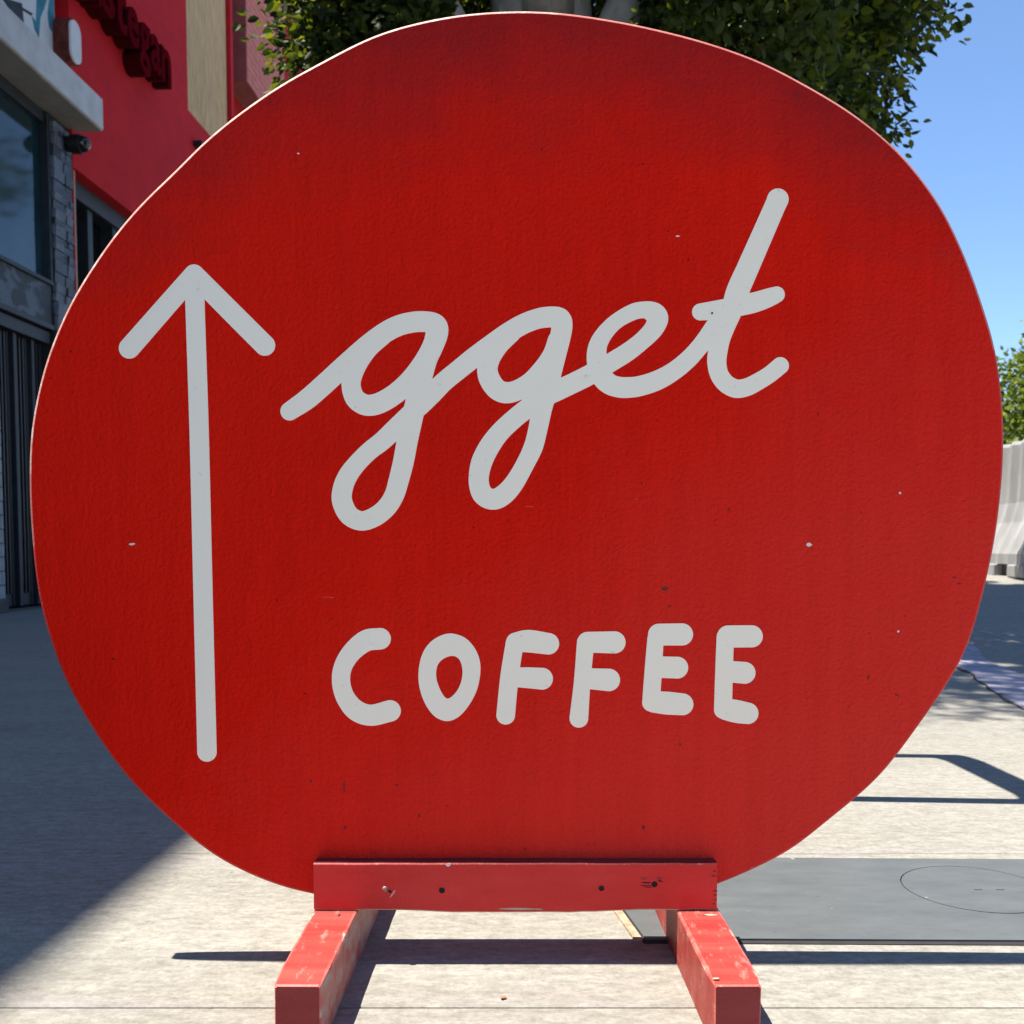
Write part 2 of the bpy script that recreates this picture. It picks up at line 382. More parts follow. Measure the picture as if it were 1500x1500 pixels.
# ------------------------------------------------------------------ ground
def sm(t): t = min(1, max(0, t)); return t*t*(3-2*t)
def hgt(x, y): return 0.27*sm((x+0.3)/1.6)*sm((y-3.0)/5.6)
def sheet(xs, ys, dz):
    vs = []; fs = []
    for y in ys:
        for x in xs: vs.append((x, y, hgt(x, y)+dz))
    w = len(xs)
    for j in range(len(ys)-1):
        for i in range(w-1): a = j*w+i; fs.append((a, a+1, a+w+1, a+w))
    me = bpy.data.meshes.new('ground'); me.from_pydata(vs, [], fs); return me
xs = [-1500, -400, -100, -30, -10, -5] + [-4+0.25*i for i in range(33)] + [5, 6, 8, 10, 20, 60, 200, 1500]
ys = [-1500, -300, -60, -20, -8, -4, -2, 0, 1, 2] + [2.5+0.25*i for i in range(30)] + [10.5, 12, 14, 20, 40, 100, 300, 1500]
tag(obj('ground', sheet(xs, ys, -0.0035), 'joint_dirt', smooth=True), kind='structure', label='ground under and beyond the paving')
side = empty('sidewalk', (0, 2, 0)); tag(side, kind='structure', label='pale broom-finished concrete sidewalk')
yj = [-2.2, -1.1, 0.0, G(0, 1475).y, G(0, 1250).y, G(0, 1070).y, G(0, 992).y, G(0, 947).y, 6.15, 7.3, 8.4, 9.5, 10.6, 11.7, 12.8, 14.0]
xj = [-4.25, -2.9, 2.3, 5.2, 8.2]
for b_, (y0, y1) in enumerate(zip(yj, yj[1:])):
    for x0, x1 in zip(xj, xj[1:]):
        g = 0.0006; nx = max(1, int((x1-x0)/0.35)); ny = max(1, int((y1-y0)/0.35))
        tz = random.uniform(-0.0006, 0.0006)
        X = [x0+g, x0+g+0.004] + [x0+(x1-x0)*i/nx for i in range(1, nx)] + [x1-g-0.004, x1-g]
        Y = [y0+g, y0+g+0.004] + [y0+(y1-y0)*i/ny for i in range(1, ny)] + [y1-g-0.004, y1-g]
        vs = []; fs = []; w = len(X)
        for j, y in enumerate(Y):
            for i, x in enumerate(X):
                e = i in (0, w-1) or j in (0, len(Y)-1)
                vs.append((x, y-2, hgt(x, y)+tz-(0.0013 if e else 0)))
        for j in range(len(Y)-1):
            for i in range(w-1): a = j*w+i; fs.append((a, a+1, a+w+1, a+w))
        k = len(vs); ring = [i for i in range(w)] + [j*w+w-1 for j in range(1, len(Y))] + [(len(Y)-1)*w+i for i in range(w-2, -1, -1)] + [j*w for j in range(len(Y)-2, 0, -1)]
        for r in ring: v = vs[r]; vs.append((v[0], v[1], v[2]-0.01))
        for i in range(len(ring)): fs.append((ring[i], k+i, k+(i+1) % len(ring), ring[(i+1) % len(ring)]))
        me = bpy.data.meshes.new('slab'); me.from_pydata(vs, [], fs)
        obj('slab', me, 'concrete_slab', side)
# wide street surface beyond the slabs on the right, and behind
me = sheet([8.25, 10, 14, 20, 40, 120, 400], [-60, -8, 0, 3, 5, 7, 9, 12, 20, 60, 200, 600], 0.0)
tag(obj('street', me, 'far_ground', smooth=True), kind='structure', label='pale street surface on the far right')
me = sheet([-4, -2, -.3, .5, 1.3, 3, 6, 8.2], [14.02, 16, 20, 40, 100, 300, 600], -0.002)
tag(obj('pavement', me, 'far_ground', smooth=True), kind='structure', label='paving in the distance')
# lavender painted edge strip on the right
a0, a1 = G(1380, 972), G(1530, 1058)
dv = (a1-a0).normalized(); nn = Vector((-dv.y, dv.x, 0))
if nn.x < 0: nn = -nn
ks = tag(empty('painted_edging', (a0.x, a0.y, 0)), kind='structure', label='lavender stained edging strip across the paving at the right')
def strip(w0, w1, z, jt, name, mat):
    bm = bmesh.new(); L = (a1-a0).length+1.2; n = 60
    row = []
    for i in range(n+1):
        s = -0.4 + L*i/n; q0 = dv*s + nn*(w0+jt*noise.noise(Vector((s*5, 1, 0)))); q1 = dv*s + nn*(w1+jt*1.6*noise.noise(Vector((s*4, w1*50, 0)))) 
        hz = lambda q: hgt(a0.x+q.x, a0.y+q.y)
        row.append([bm.verts.new((q0.x, q0.y, hz(q0)-0.004)), bm.verts.new((q0.x, q0.y, hz(q0)+z)), bm.verts.new((q1.x, q1.y, hz(q1)+z)), bm.verts.new((q1.x, q1.y, hz(q1)-0.004))])
    for r0, r1 in zip(row, row[1:]):
        for i in range(3): bm.faces.new((r0[i], r1[i], r1[i+1], r0[i+1]))
    bmesh.ops.recalc_face_normals(bm, faces=bm.faces[:])
    return obj(name, bm, mat, ks)
strip(-0.002, 0.004, 0.0025, 0.03, 'crack', 'gap_black'); strip(0.005, 0.17, 0.0035, 0.03, 'edge_strip', 'lavender_paint')

# ------------------------------------------------------------------ utility cover
uc = empty('utility_cover', (0.55, 1.45, 0), label='flat grey utility cover with a round lid, set in the sidewalk right of the sign', cat='utility cover')
def ul(p): return Vector((p.x-0.55, p.y-1.45, 0))
nl, nr, fl = (G(*q_, .004)*1.0 for q_ in ((945, 1374), (1500, 1377), (915, 1333)))
for q_ in (nl, nr, fl): q_.z = 0.0
lv = (fl-nl)/(fl.y-nl.y)
yF = G(1150, 1258).y
FL = nl + lv*(yF-nl.y); nr = nl + (nr-nl)*1.72; FR = Vector((nr.x, G(1500, 1262).y-0.004, 0))
def quad(pts, z0, z1, name, mat, parent, bev=0.0):
    bm = bmesh.new(); prism(bm, [p+Vector((0, 0, z0)) for p in pts], (0, 0, z1-z0))
    if bev: bmesh.ops.bevel(bm, geom=bm.edges[:], offset=bev, segments=1, affect='EDGES')
    return obj(name, bm, mat, parent)
quad([ul(nl)+Vector((-.003, -.010, 0)), ul(nr)+Vector((.01, -.010, 0)), ul(FR)+Vector((.01, .003, 0)), ul(FL)+Vector((-.003, .003, 0))], -0.002, 0.0016, 'gap', 'gap_black', uc)
quad([ul(nl)+Vector((-.014, -.002, 0)), ul(nl)+Vector((-.003, -.002, 0)), ul(FL)+Vector((-.003, .003, 0)), ul(FL)+Vector((-.014, .003, 0))], -0.002, 0.0032, 'frame', 'rusty_frame', uc)
tip = G(1329, 1303, .004); dq_ = G(1500, 1328, .004)-tip; R_ = (dq_.x**2+dq_.y**2)/(2*dq_.x)*1.2; cc = ul(tip)+Vector((R_, .006, 0))
# plate with a round hole, then the round lid
bm = bmesh.new(); n = 48
ring = [bm.verts.new((cc.x+(R_+.0010)*math.cos(2*math.pi*i/n), cc.y+(R_+.0010)*math.sin(2*math.pi*i/n), 0.004)) for i in range(n)]
corn = [ul(nl), ul(nr), ul(FR), ul(FL)]
def hit(a):
    d = Vector((math.cos(a), math.sin(a), 0)); best = 1e9
    for i in range(4):
        p, q = corn[i], corn[(i+1) % 4]; e = q-p; den = d.x*e.y-d.y*e.x
        if abs(den) < 1e-9: continue
        t = ((p.x-cc.x)*e.y-(p.y-cc.y)*e.x)/den; s = ((p.x-cc.x)*d.y-(p.y-cc.y)*d.x)/den
        if t > 0 and -1e-6 <= s <= 1+1e-6: best = min(best, t)
    return cc+d*best
angs = sorted([(2*math.pi*i/n) for i in range(n)])
outer = [bm.verts.new((hit(a).x, hit(a).y, 0.004)) for a in angs]
for i in range(n):
    j = (i+1) % n; bm.faces.new((ring[i], outer[i], outer[j], ring[j]))
    a, b2 = angs[i], angs[i]+2*math.pi/n
    for c_ in corn:
        ac = math.atan2(c_.y-cc.y, c_.x-cc.x) % (2*math.pi)
        if a < ac < b2:
            v = bm.verts.new((c_.x, c_.y, 0.004)); bm.faces.new((outer[i], v, outer[j]))
be = [e for e in bm.edges if len(e.link_faces) == 1]
r = bmesh.ops.extrude_edge_only(bm, edges=be)
for v in [g for g in r['geom'] if isinstance(g, bmesh.types.BMVert)]: v.co.z = 0.001
bmesh.ops.recalc_face_normals(bm, faces=bm.faces[:])
obj('plate', bm, 'cover_grey', uc)
bm = bmesh.new(); cyl(bm, (cc.x, cc.y+.0008, 0.0017), (0, 0, 1), R_-.0010, R_-.0010, 0.0022, 48)
ld = obj('round_lid', bm, 'cover_grey', uc)
for dx in (0.0, 0.032):
    obj('lift_slot', bxm(cc.x+dx-.006, cc.x+dx+.006, cc.y-.008, cc.y-.005, 0.0036, 0.0041), 'gap_black', ld)

# ------------------------------------------------------------------ the round sign
YD = G(420, 1401).y; YB = YD-0.022; YE = YB*0.8325                                        # front face of the disc
TH = 0.018
OUT = [(753,15),(827,18),(900,29),(937,36),(1023,57),(1110,87),(1175,120),(1240,158),(1283,190),(1322,225),(1348,257),(1379,300),(1402,346),(1422,393),(1438,440),(1452,483),(1461,520),(1468,573),(1471,620),(1471,660),(1469,705),(1461,775),(1452,823),(1439,878),(1421,942),(1407,972),(1390,1000),(1357,1048),(1312,1110),(1287,1140),(1250,1173),(1200,1213),(1162,1244),(1110,1271),(1049,1297),(990,1314),(900,1326),(754,1330),(600,1328),(520,1320),(459,1311),(407,1298),(347,1273),(303,1247),(256,1208),(208,1163),(171,1121),(136,1070),(112,1030),(93,993),(80,958),(66,916),(55,868),(48,811),(43,742),(42,685),(44,632),(51,593),(63,540),(83,485),(107,434),(139,383),(171,338),(211,292),(255,251),(300,205),(367,152),(427,113),(460,96),(515,66),(570,43),(662,22)]
sign = empty('round_sidewalk_sign', (0, YD, 0), label='big round red wooden sign with white arrow and the words gget COFFEE', cat='sign')
def SP(px, py): p = P(px, py, YD); return (p.x, p.z)
lpx = np.array([p[:2] for p in catmull(OUT, True, 9)])
for _ in range(14): lpx = lpx*.5+(np.roll(lpx, 1, 0)+np.roll(lpx, -1, 0))*.25
loop = [SP(p[0], p[1]) for p in lpx]
def inset(lp, d):                                # loop runs clockwise seen from the front: inward normal is to the right of travel
    n = len(lp); o = []; cxm = sum(p[0] for p in lp)/n; czm = sum(p[1] for p in lp)/n
    for i in range(n):
        a, b_ = lp[i-2], lp[(i+2) % n]; t = Vector((b_[0]-a[0], b_[1]-a[1])).normalized(); nv = Vector((t.y, -t.x))
        if nv.dot(Vector((cxm-lp[i][0], czm-lp[i][1]))) < 0: nv = -nv
        o.append((lp[i][0]+nv.x*d, lp[i][1]+nv.y*d))
    return o
RB = 0.0031
front = inset(loop, RB)
bm = bmesh.new()
fv = [bm.verts.new((x, 0, z)) for x, z in front]; bm.faces.new(fv)
bmesh.ops.recalc_face_normals(bm, faces=bm.faces[:])
if bm.faces[0:1] and list(bm.faces)[0].normal.y > 0: bmesh.ops.reverse_faces(bm, faces=bm.faces[:])
bmesh.ops.triangulate(bm, faces=bm.faces[:])
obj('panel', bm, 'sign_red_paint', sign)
bm = bmesh.new(); rows = [(front, 0.0)]
for k in (1, 2, 3):
    a = k/3*math.pi/2; jit = [(x, z) for x, z in inset(loop, RB*(1-math.sin(a)))]
    rows.append((jit, RB*(1-math.cos(a))))
rv = [[bm.verts.new((x, y, z)) for x, z in lp] for lp, y in rows]
for r0, r1 in zip(rv, rv[1:]):
    for i in range(len(r0)): j = (i+1) % len(r0); bm.faces.new((r0[i], r0[j], r1[j], r1[i]))
bmesh.ops.recalc_face_normals(bm, faces=bm.faces[:])
zc_ = sum(p[1] for p in loop)/len(loop); xc_ = sum(p[0] for p in loop)/len(loop)
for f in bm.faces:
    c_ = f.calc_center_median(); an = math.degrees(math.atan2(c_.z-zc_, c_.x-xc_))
    f.material_index = (0 if an > 85 else 2) if (15 < an or an < -172) else 1  # worn rim; its sunlit arc is painted paler, most on the sun side
obj('rim', bm, ['rim_pale_worn_lit', 'rim_red_paint', 'rim_pink_worn_lit'], sign, smooth=True)
bm = bmesh.new()
ra = [bm.verts.new((x, RB, z)) for x, z in loop]; rb = [bm.verts.new((x, TH, z)) for x, z in loop]
for i in range(len(ra)): j = (i+1) % len(ra); bm.faces.new((ra[i], ra[j], rb[j], rb[i]))
bm.faces.new(rb); bmesh.ops.recalc_face_normals(bm, faces=bm.faces[:])
obj('plywood_back', bm, 'bar_red_paint', sign)

# --- lettering: strokes with a width, merged to one outline each
def outlines(strokes, step=1.0):
    pts = []
    for st in strokes: pts += [tuple(p) for p in catmull(st, False, 1.3)]
    pts = np.array(pts); pad = 3
    x0 = (pts[:, 0]-pts[:, 2]).min()-pad; x1 = (pts[:, 0]+pts[:, 2]).max()+pad
    y0 = (pts[:, 1]-pts[:, 2]).min()-pad; y1 = (pts[:, 1]+pts[:, 2]).max()+pad
    gx = np.arange(x0, x1+step, step); gy = np.arange(y0, y1+step, step)
    XX, YY = np.meshgrid(gx, gy); Dm = np.full(XX.shape, 1e9)
    for px, py, pr in pts:
        i0 = max(0, int((px-pr-4-x0)/step)); i1 = int((px+pr+4-x0)/step)+2; j0 = max(0, int((py-pr-4-y0)/step)); j1 = int((py+pr+4-y0)/step)+2
        sub = np.hypot(XX[j0:j1, i0:i1]-px, YY[j0:j1, i0:i1]-py)-pr
        Dm[j0:j1, i0:i1] = np.minimum(Dm[j0:j1, i0:i1], sub)
    Dm = np.minimum(Dm, 5.0)
    ins = Dm < 0; H, Wd = Dm.shape; segs = {}
    c = ins[:-1, :-1]*1+ins[:-1, 1:]*2+ins[1:, 1:]*4+ins[1:, :-1]*8
    def ed(j, i, e):
        if e == 0: a, b_, key = (j, i), (j, i+1), ('h', j, i)
        elif e == 1: a, b_, key = (j, i+1), (j+1, i+1), ('v', j, i+1)
        elif e == 2: a, b_, key = (j+1, i), (j+1, i+1), ('h', j+1, i)
        else: a, b_, key = (j, i), (j+1, i), ('v', j, i)
        va, vb = Dm[a], Dm[b_]; t = va/(va-vb)
        return key, (gx[a[1]]+(gx[b_[1]]-gx[a[1]])*t, gy[a[0]]+(gy[b_[0]]-gy[a[0]])*t)
    table = {1: [(3, 0)], 2: [(0, 1)], 3: [(3, 1)], 4: [(1, 2)], 5: [(3, 2), (1, 0)], 6: [(0, 2)], 7: [(3, 2)], 8: [(2, 3)], 9: [(2, 0)], 10: [(0, 3), (2, 1)], 11: [(2, 1)], 12: [(1, 3)], 13: [(1, 0)], 14: [(0, 3)]}
    pos = {}
    for j, i in zip(*np.nonzero((c > 0) & (c < 15))):
        for ea, eb in table[int(c[j, i])]:
            ka, pa = ed(j, i, ea); kb, pb = ed(j, i, eb); segs[ka] = kb; pos[ka] = pa; pos[kb] = pb
    loops = []; left = set(segs)
    while left:
        s = next(iter(left)); cur = s; lp = []
        while cur in left: left.discard(cur); lp.append(pos[cur]); cur = segs[cur]
        if len(lp) > 8: loops.append(lp)
    return loops
def fill_mesh(loops2, y0, y1, name, mat, parent):
    cu = bpy.data.curves.new(name, 'CURVE'); cu.dimensions = '2D'; cu.fill_mode = 'BOTH'; cu.extrude = (y1-y0)/2
    for lp in loops2:
        sp = cu.splines.new('POLY'); sp.points.add(len(lp)-1); sp.use_cyclic_u = True
        sp.points.foreach_set('co', [v for x, z in lp for v in (x, z, 0, 1)])
    t = bpy.data.objects.new('t', cu); COL.objects.link(t)
    bpy.context.view_layer.update()
    me = bpy.data.meshes.new_from_object(t.evaluated_get(bpy.context.evaluated_depsgraph_get()))
    bpy.data.objects.remove(t); bpy.data.curves.remove(cu)
    me.transform(Matrix.Translation((0, (y0+y1)/2, 0)) @ Matrix.Rotation(math.pi/2, 4, 'X'))
    me.materials.clear(); me.name = name
    return obj(name, me, mat, parent)
def lettering(name, strokes, label=None, extra=None):
    lps = [[SP(*p) for p in lp] for lp in (outlines(strokes) if strokes else [])]
    if extra: lps += [[SP(p[0], p[1]) for p in catmull(lp, True, 1.5)] for lp in extra]
    o = fill_mesh(lps, -0.0005, 0.001, name, 'white_vinyl', sign)
    if label: o['label'] = label
    return o
def tr(ox, oy, k, pts): return [(ox+u/k, oy+v/k, r/k) for u, v, r in pts]
lettering('arrow', [[(284.3,402,14.4),(286.5,470,14.1),(292,640,14.1),(297.5,870,14.1),(303.3,1101.5,14.2)], [(284.3,402,14.6),(236,457,15),(189.6,510,15.4)], [(284.3,402,14.6),(336,454,15),(388,506,15.2)]], 'tall white arrow pointing up')
A = lambda p: tr(400, 440, 5, p); B = lambda p: tr(460, 580, 5, p); C = lambda p: tr(640, 430, 5, p)
D = lambda p: tr(660, 560, 5, p); E = lambda p: tr(840, 410, 5, p); T = lambda p: tr(1000, 400, 7.5, p)
g1_top = A([(122,812,68),(250,724,75),(375,615,76),(500,500,76),(620,392,76),(720,308,76),(830,230,76),(930,182,76),(1040,158,76),(1130,158,76),(1185,172,76),(1206,205,77),(1200,263,76),(1165,350,76),(1128,430,76),(1094,548,76),(1062,670,76),(1043,760,77),(1018,870,77)]) + B([(684,325,77),(655,480,76),(620,620,74),(587,728,72),(528,820,72),(440,888,72),(345,915,71),(256,872,73),(206,770,74),(213,670,73),(254,575,71),(322,487,68),(408,402,68),(500,330,70),(595,240,72),(690,148,72)]) + A([(1075,770,74),(1160,688,74)]) + C([(50,648,72),(150,566,72),(270,470,74),(400,375,75),(520,290,75),(625,228,74),(720,190,74),(800,174,76),(880,174,76),(910,198,78),(915,245,77),(905,310,76),(876,425,76),(842,560,76),(812,680,77)]) + D([(690,115,75),(664,215,74),(640,340,70),(605,475,70),(543,605,67),(478,720,70),(415,800,74),(350,848,76),(290,855,76),(235,820,76),(210,755,74),(208,680,74),(230,580,77),(285,470,76),(362,366,72),(470,264,71),(580,178,72),(680,110,74)]) + C([(870,715,76),(960,674,74),(1060,626,74),(1110,600,74)]) + E([(185,655,70),(270,607,69),(395,530,68),(498,450,66),(580,368,70),(614,300,76),(610,262,78),(580,236,74),(525,220,62),(440,234,60),(325,296,57),(240,376,60),(186,462,66),(170,540,72),(178,620,76),(215,715,78),(262,762,76),(315,782,76),(380,789,76),(480,779,74),(612,737,72),(735,668,68),(840,582,66),(915,500,64),(975,425,66),(1030,350,70)])
bowl1 = A([(800,252,76),(700,345,74),(625,450,73),(580,560,70),(573,635,70),(598,712,73),(650,756,76),(710,769,77),(790,748,77),(888,690,76),(983,608,76),(1061,516,76),(1128,416,76),(1175,320,76),(1195,240,76)])
bowl2 = C([(540,288,74),(455,372,74),(394,465,74),(370,550,75),(386,628,77),(438,700,77),(505,726,78),(585,710,75),(686,650,74),(783,550,76),(850,450,76),(888,345,76)])
t_stem = [(1139.3,292,15.8),(1133.3,306,15.4),(1097.7,387.3,16.2),(1080,427.7,16.6)] + T([(534,428,112),(467,585,108),(412,735,106),(378,910,106),(377,1015,104),(402,1115,102),(455,1195,102),(520,1245,102),(600,1272,101),(710,1252,98),(820,1197,95),(950,1117,93),(1072,1018,94)])
t_bar = T([(195,428,93),(330,412,102),(500,385,108),(720,340,112),(850,304,108),(960,265,100),(1033,236,88)])
lettering('script_lettering', [g1_top, bowl1, bowl2, t_stem, t_bar], 'white joined script reading gget')
K1 = lambda p: tr(460, 890, 3.947, p); K2 = lambda p: tr(800, 890, 3.947, p)
lettering('letter', [K1([(382,180,62),(300,192,62),(215,262,56),(165,350,53),(158,440,53),(185,525,55),(245,595,60),(330,622,61),(440,597,62)])], 'white letter C')
oo = [(800,150),(880,180),(938,250),(962,340),(948,455),(905,550),(840,628),(770,656),(700,630),(645,560),(612,470),(604,380),(622,280),(665,208),(730,163)]
oi = [(800,279),(840,300),(858,360),(850,430),(820,490),(772,526),(735,485),(708,410),(712,340),(745,298)]
cv = lambda l: [(460+u/3.947, 890+v/3.947) for u, v in l]
lettering('letter', [], 'white letter O', extra=[cv(oo), cv(oi)])
lettering('letter', [K1([(1160,205,52),(1130,400,53),(1108,622,54)]), K1([(1166,200,56),(1240,194,65),(1355,209,62)]), K1([(1165,403,56),(1230,405,60),(1318,411,63)])], 'white letter F, the first of two')
lettering('letter', [K2([(228,200,50),(208,430,48),(189,640,54)]), K2([(240,200,60),(395,201,64)]), K2([(250,411,60),(362,418,65)])], 'white letter F, the second of two')
lettering('letter', [K2([(632,180,47),(620,350,50),(606,550,51)]), K2([(652,156,63),(785,155,64)]), K2([(650,344,62),(758,347,63)]), K2([(624,545,62),(700,552,66),(788,559,63)])], 'white letter E, the first of two')
lettering('letter', [K2([(1035,170,50),(1028,380,51),(1022,590,52)]), K2([(1052,167,64),(1188,166,64)]), K2([(1062,370,62),(1147,377,63)]), K2([(1040,588,62),(1100,600,66),(1165,611,62)])], 'white letter E, the second of two')

# --- paint chips and stains, small flat flakes on the panel
def blob(px, py, w, h, mat, name, y=-0.0003, par=None, irr=0.35):
    n = 9; bm = bmesh.new(); vs = []
    for i in range(n):
        a = 2*math.pi*i/n; k = 1+random.uniform(-irr, irr)
        x, z = SP(px+w*k*math.cos(a), py+h*k*math.sin(a)); vs.append((x, y, z))
    prism(bm, vs, (0, 0.0002, 0)); return obj(name, bm, mat, par or sign)
for px, py, w, h, mt in [(1185,798,4,2.4,'chip_white'),(194,797,4,1.8,'chip_white'),(437,225,2.2,1.4,'chip_white'),(993,346,2.6,1.2,'chip_white'),(1318,722,2,1.5,'chip_white'),(1316,925,1.6,1.6,'chip_white'),(975,862,5,3.2,'chip_dark'),(1405,855,4,1.5,'chip_dark'),(1398,846,3,1.5,'chip_dark'),(504,1150,1.5,9,'chip_dark'),(581,1150,2,2,'chip_dark'),(505,1212,2.4,2.4,'chip_dark'),(943,1212,2.6,2.6,'chip_dark'),(980,888,2,1.6,'chip_dark'),(1168,138,0.7,8,'chip_dark'),(1272,992,1.4,3,'chip_dark'),(1314,1018,3,1.2,'chip_dark'),(455,1145,2,2,'chip_dark'),(614,1195,1.6,2,'chip_dark'),(996,1090,1.6,2,'chip_dark')]:
    blob(px, py, w, h, mt, 'paint_chip')
blob(1043, 459, 1.6, 1.6, 'hole_dark', 'pin_hole', y=-0.0009)

# --- crossbars
YC = YB - YD
xa, za = P(459, 1265, YB).x, P(459, 1265, YB).z
xb, zb = P(1050, 1333, YB).x, P(459, 1333, YB).z
def bar(y0, y1, x0, x1, z0, z1, mat, name, sag=0.0):
    bm = bmesh.new(); n = 30; rows = []
    for i in range(n+1):
        t = i/n; x = x0+(x1-x0)*t; dzb = -sag*sm((t-0.18)/0.2)*sm((0.82-t)/0.2) if sag else 0
        dzb += random.uniform(-.0004, .0004); zt = z1+random.uniform(-.0003, .0003)
        r = 0.0016
        prof = [(y0, z0+dzb+r), (y0+r, z0+dzb), (y1, z0+dzb), (y1, zt), (y0+r*1.2, zt), (y0+.0004, zt-r*.5), (y0, zt-r)]
        rows.append([bm.verts.new((x, y, z)) for y, z in prof])
    for r0, r1 in zip(rows, rows[1:]):
        for k in range(7):
            f = bm.faces.new((r0[k], r0[(k+1) % 7], r1[(k+1) % 7], r1[k]))
            f.material_index = 1 if k in (4, 5) else (2 if k == 0 and sag else (3 if k == 3 else 0))
    bm.faces.new(rows[0]); bm.faces.new(rows[-1][::-1]); bmesh.ops.recalc_face_normals(bm, faces=bm.faces[:])
    return obj(name, bm, mat, sign)
zt = za; zf = P(520, 1334, YB).z
cb = bar(YC, -0.0002, xa, xb, zf+0.0004, zt, ['bar_red_paint', 'foot_red_paint', 'bare_wood', 'bar_top_shade'], 'crossbar', 0.003)
cb['label'] = 'front crossbar with drilled screw holes'
bar(TH+0.0002, TH+0.038, xa-.002, xb+.003, zf+0.001, zt-.004, ['bar_red_paint', 'foot_red_paint', 'bare_wood', 'bar_top_shade'], 'crossbar')['label'] = 'rear crossbar behind the round panel'
def onbar(px, py): p = P(px, py, YB); return p.x, p.z
def hole(px, py, r, name='screw_hole'):
    x, z = onbar(px, py); bm = bmesh.new()
    cyl(bm, (x, YC-0.0003, z), (0, 1, 0), r*0.86, r*0.7, 0.0006, 14)
    o = obj(name, bm, 'hole_dark', cb)
    bm = bmesh.new(); n = 18                      # raised chipped lip round the hole
    i0 = [bm.verts.new((x+r*.86*math.cos(2*math.pi*i/n), YC-.0006, z+r*.86*math.sin(2*math.pi*i/n))) for i in range(n)]
    i1 = [bm.verts.new((x+r*(1.2+random.uniform(-.12, .2))*math.cos(2*math.pi*i/n), YC-.0001, z+r*(1.2+random.uniform(-.12, .2))*math.sin(2*math.pi*i/n))) for i in range(n)]
    for i in range(n): bm.faces.new((i0[i], i0[(i+1) % n], i1[(i+1) % n], i1[i]))
    bmesh.ops.recalc_face_normals(bm, faces=bm.faces[:]); obj('hole_lip', bm, 'bar_red_paint', o)
hole(647.5, 1304, 0.0043); hole(881, 1301, 0.0040); hole(958.5, 1295, 0.0045)
x, z = onbar(564, 1302)
bm = bmesh.new(); bmesh.ops.create_uvsphere(bm, u_segments=12, v_segments=8, radius=0.0036); bmesh.ops.scale(bm, vec=(1, .6, 1), verts=bm.verts[:]); bmesh.ops.translate(bm, vec=(x, YC-.001, z), verts=bm.verts[:])
obj('screw', bm, 'bolt_metal', cb, smooth=True)
def onblob(px, py, w, h, ang, mat, name, dy=0.0004):
    n = 10; bm = bmesh.new(); vs = []
    for i in range(n):
        a = 2*math.pi*i/n; k = 1+random.uniform(-.3, .3); u = w*k*math.cos(a); v = h*k*math.sin(a)
        x, z = onbar(px+u*math.cos(ang)-v*math.sin(ang), py+u*math.sin(ang)+v*math.cos(ang)); vs.append((x, YC-dy, z))
    prism(bm, vs, (0, .0003, 0)); return obj(name, bm, mat, cb)
onblob(571, 1306, 3.6, 1.8, 0.6, 'hole_dark', 'gouge'); onblob(575, 1309, 7, 1.3, -0.9, 'rim_pale_worn_lit', 'splinter', .0009)
onblob(948, 1293, 8, 0.9, 0.0, 'hole_dark', 'gouge'); onblob(947, 1297.5, 7, 0.7, 0.05, 'hole_dark', 'gouge'); onblob(951, 1300, 6, 0.6, 0.03, 'chip_dark', 'gouge')
onblob(944, 1287, 5, 1.4, -.1, 'foot_red_paint', 'splinter', .0008); onblob(966, 1287, 4, 1.6, .25, 'foot_red_paint', 'splinter', .0008); onblob(967, 1290.5, 4, .8, .2, 'hole_dark', 'gouge')
for py in (1276, 1283, 1305, 1311, 1318, 1324): onblob(1048-random.uniform(0, 3), py, random.uniform(2, 4), .7, random.uniform(-.1, .2), 'chip_dark', 'gouge')
onblob(657, 1266.5, 4, 2.2, 0, 'chip_white', 'splinter', .001); onblob(760, 1331.5, 30, 1.5, 0, 'bare_wood', 'bare_patch', .0003)

# --- square feet
HF = zf
def foot(xl0, xr0, xl1, xr1, name_label, y1=0.235, seed=0):
    y0 = YE-YD; bm = bmesh.new(); rnd = random.Random(seed)
    n = 16; rows = []; r = 0.0034
    for i in range(n+1):
        t = i/n; y = y0+(y1-y0)*t
        xl = xl0+(xl1-xl0)*t; xr = xr0+(xr1-xr0)*t
        j = lambda: rnd.uniform(-.0004, .0004)
        e = 0.0022 if i == 0 else 0
        prof = [(xl+e, 0.001+e), (xr-e, 0.001+e), (xr-e, HF-r), (xr-r*.3-e, HF-r*.3-e), (xr-r, HF-e), (xl+r, HF-e), (xl+r*.3+e, HF-r*.3-e), (xl+e, HF-r)]
        rows.append([bm.verts.new((x+j(), y-(0 if i else 0), z+j()*.5)) for x, z in prof])
    # front cap set forward a little so the end has a worn arris
    cap = [bm.verts.new((v.co.x*1.0 + (0.0012 if v.co.x < (xl0+xr0)/2 else -0.0012), y0-0.0022, v.co.z-(0.0014 if v.co.z > HF/2 else -0.0014))) for v in rows[0]]
    for r0, r1, mi0 in [(cap, rows[0], 2)] + [(a, b_, 0) for a, b_ in zip(rows, rows[1:])]:
        for k in range(8):
            f = bm.faces.new((r0[k], r0[(k+1) % 8], r1[(k+1) % 8], r1[k]))
            f.material_index = 2 if (mi0 == 2 or k in (2, 3, 5, 6)) else (3 if k in (1,) else (0 if k in (4, 7) else 1))
            f.smooth = False
    f = bm.faces.new(cap); f.material_index = 1
    f = bm.faces.new(rows[-1][::-1]); f.material_index = 1
    bmesh.ops.recalc_face_normals(bm, faces=bm.faces[:])
    o = obj('foot', bm, ['foot_red_paint', 'foot_end_paint', 'worn_edge', 'side_pale_paint'], sign); o['label'] = name_label
    return o
q = lambda px, py, Y: P(px, py, Y).x
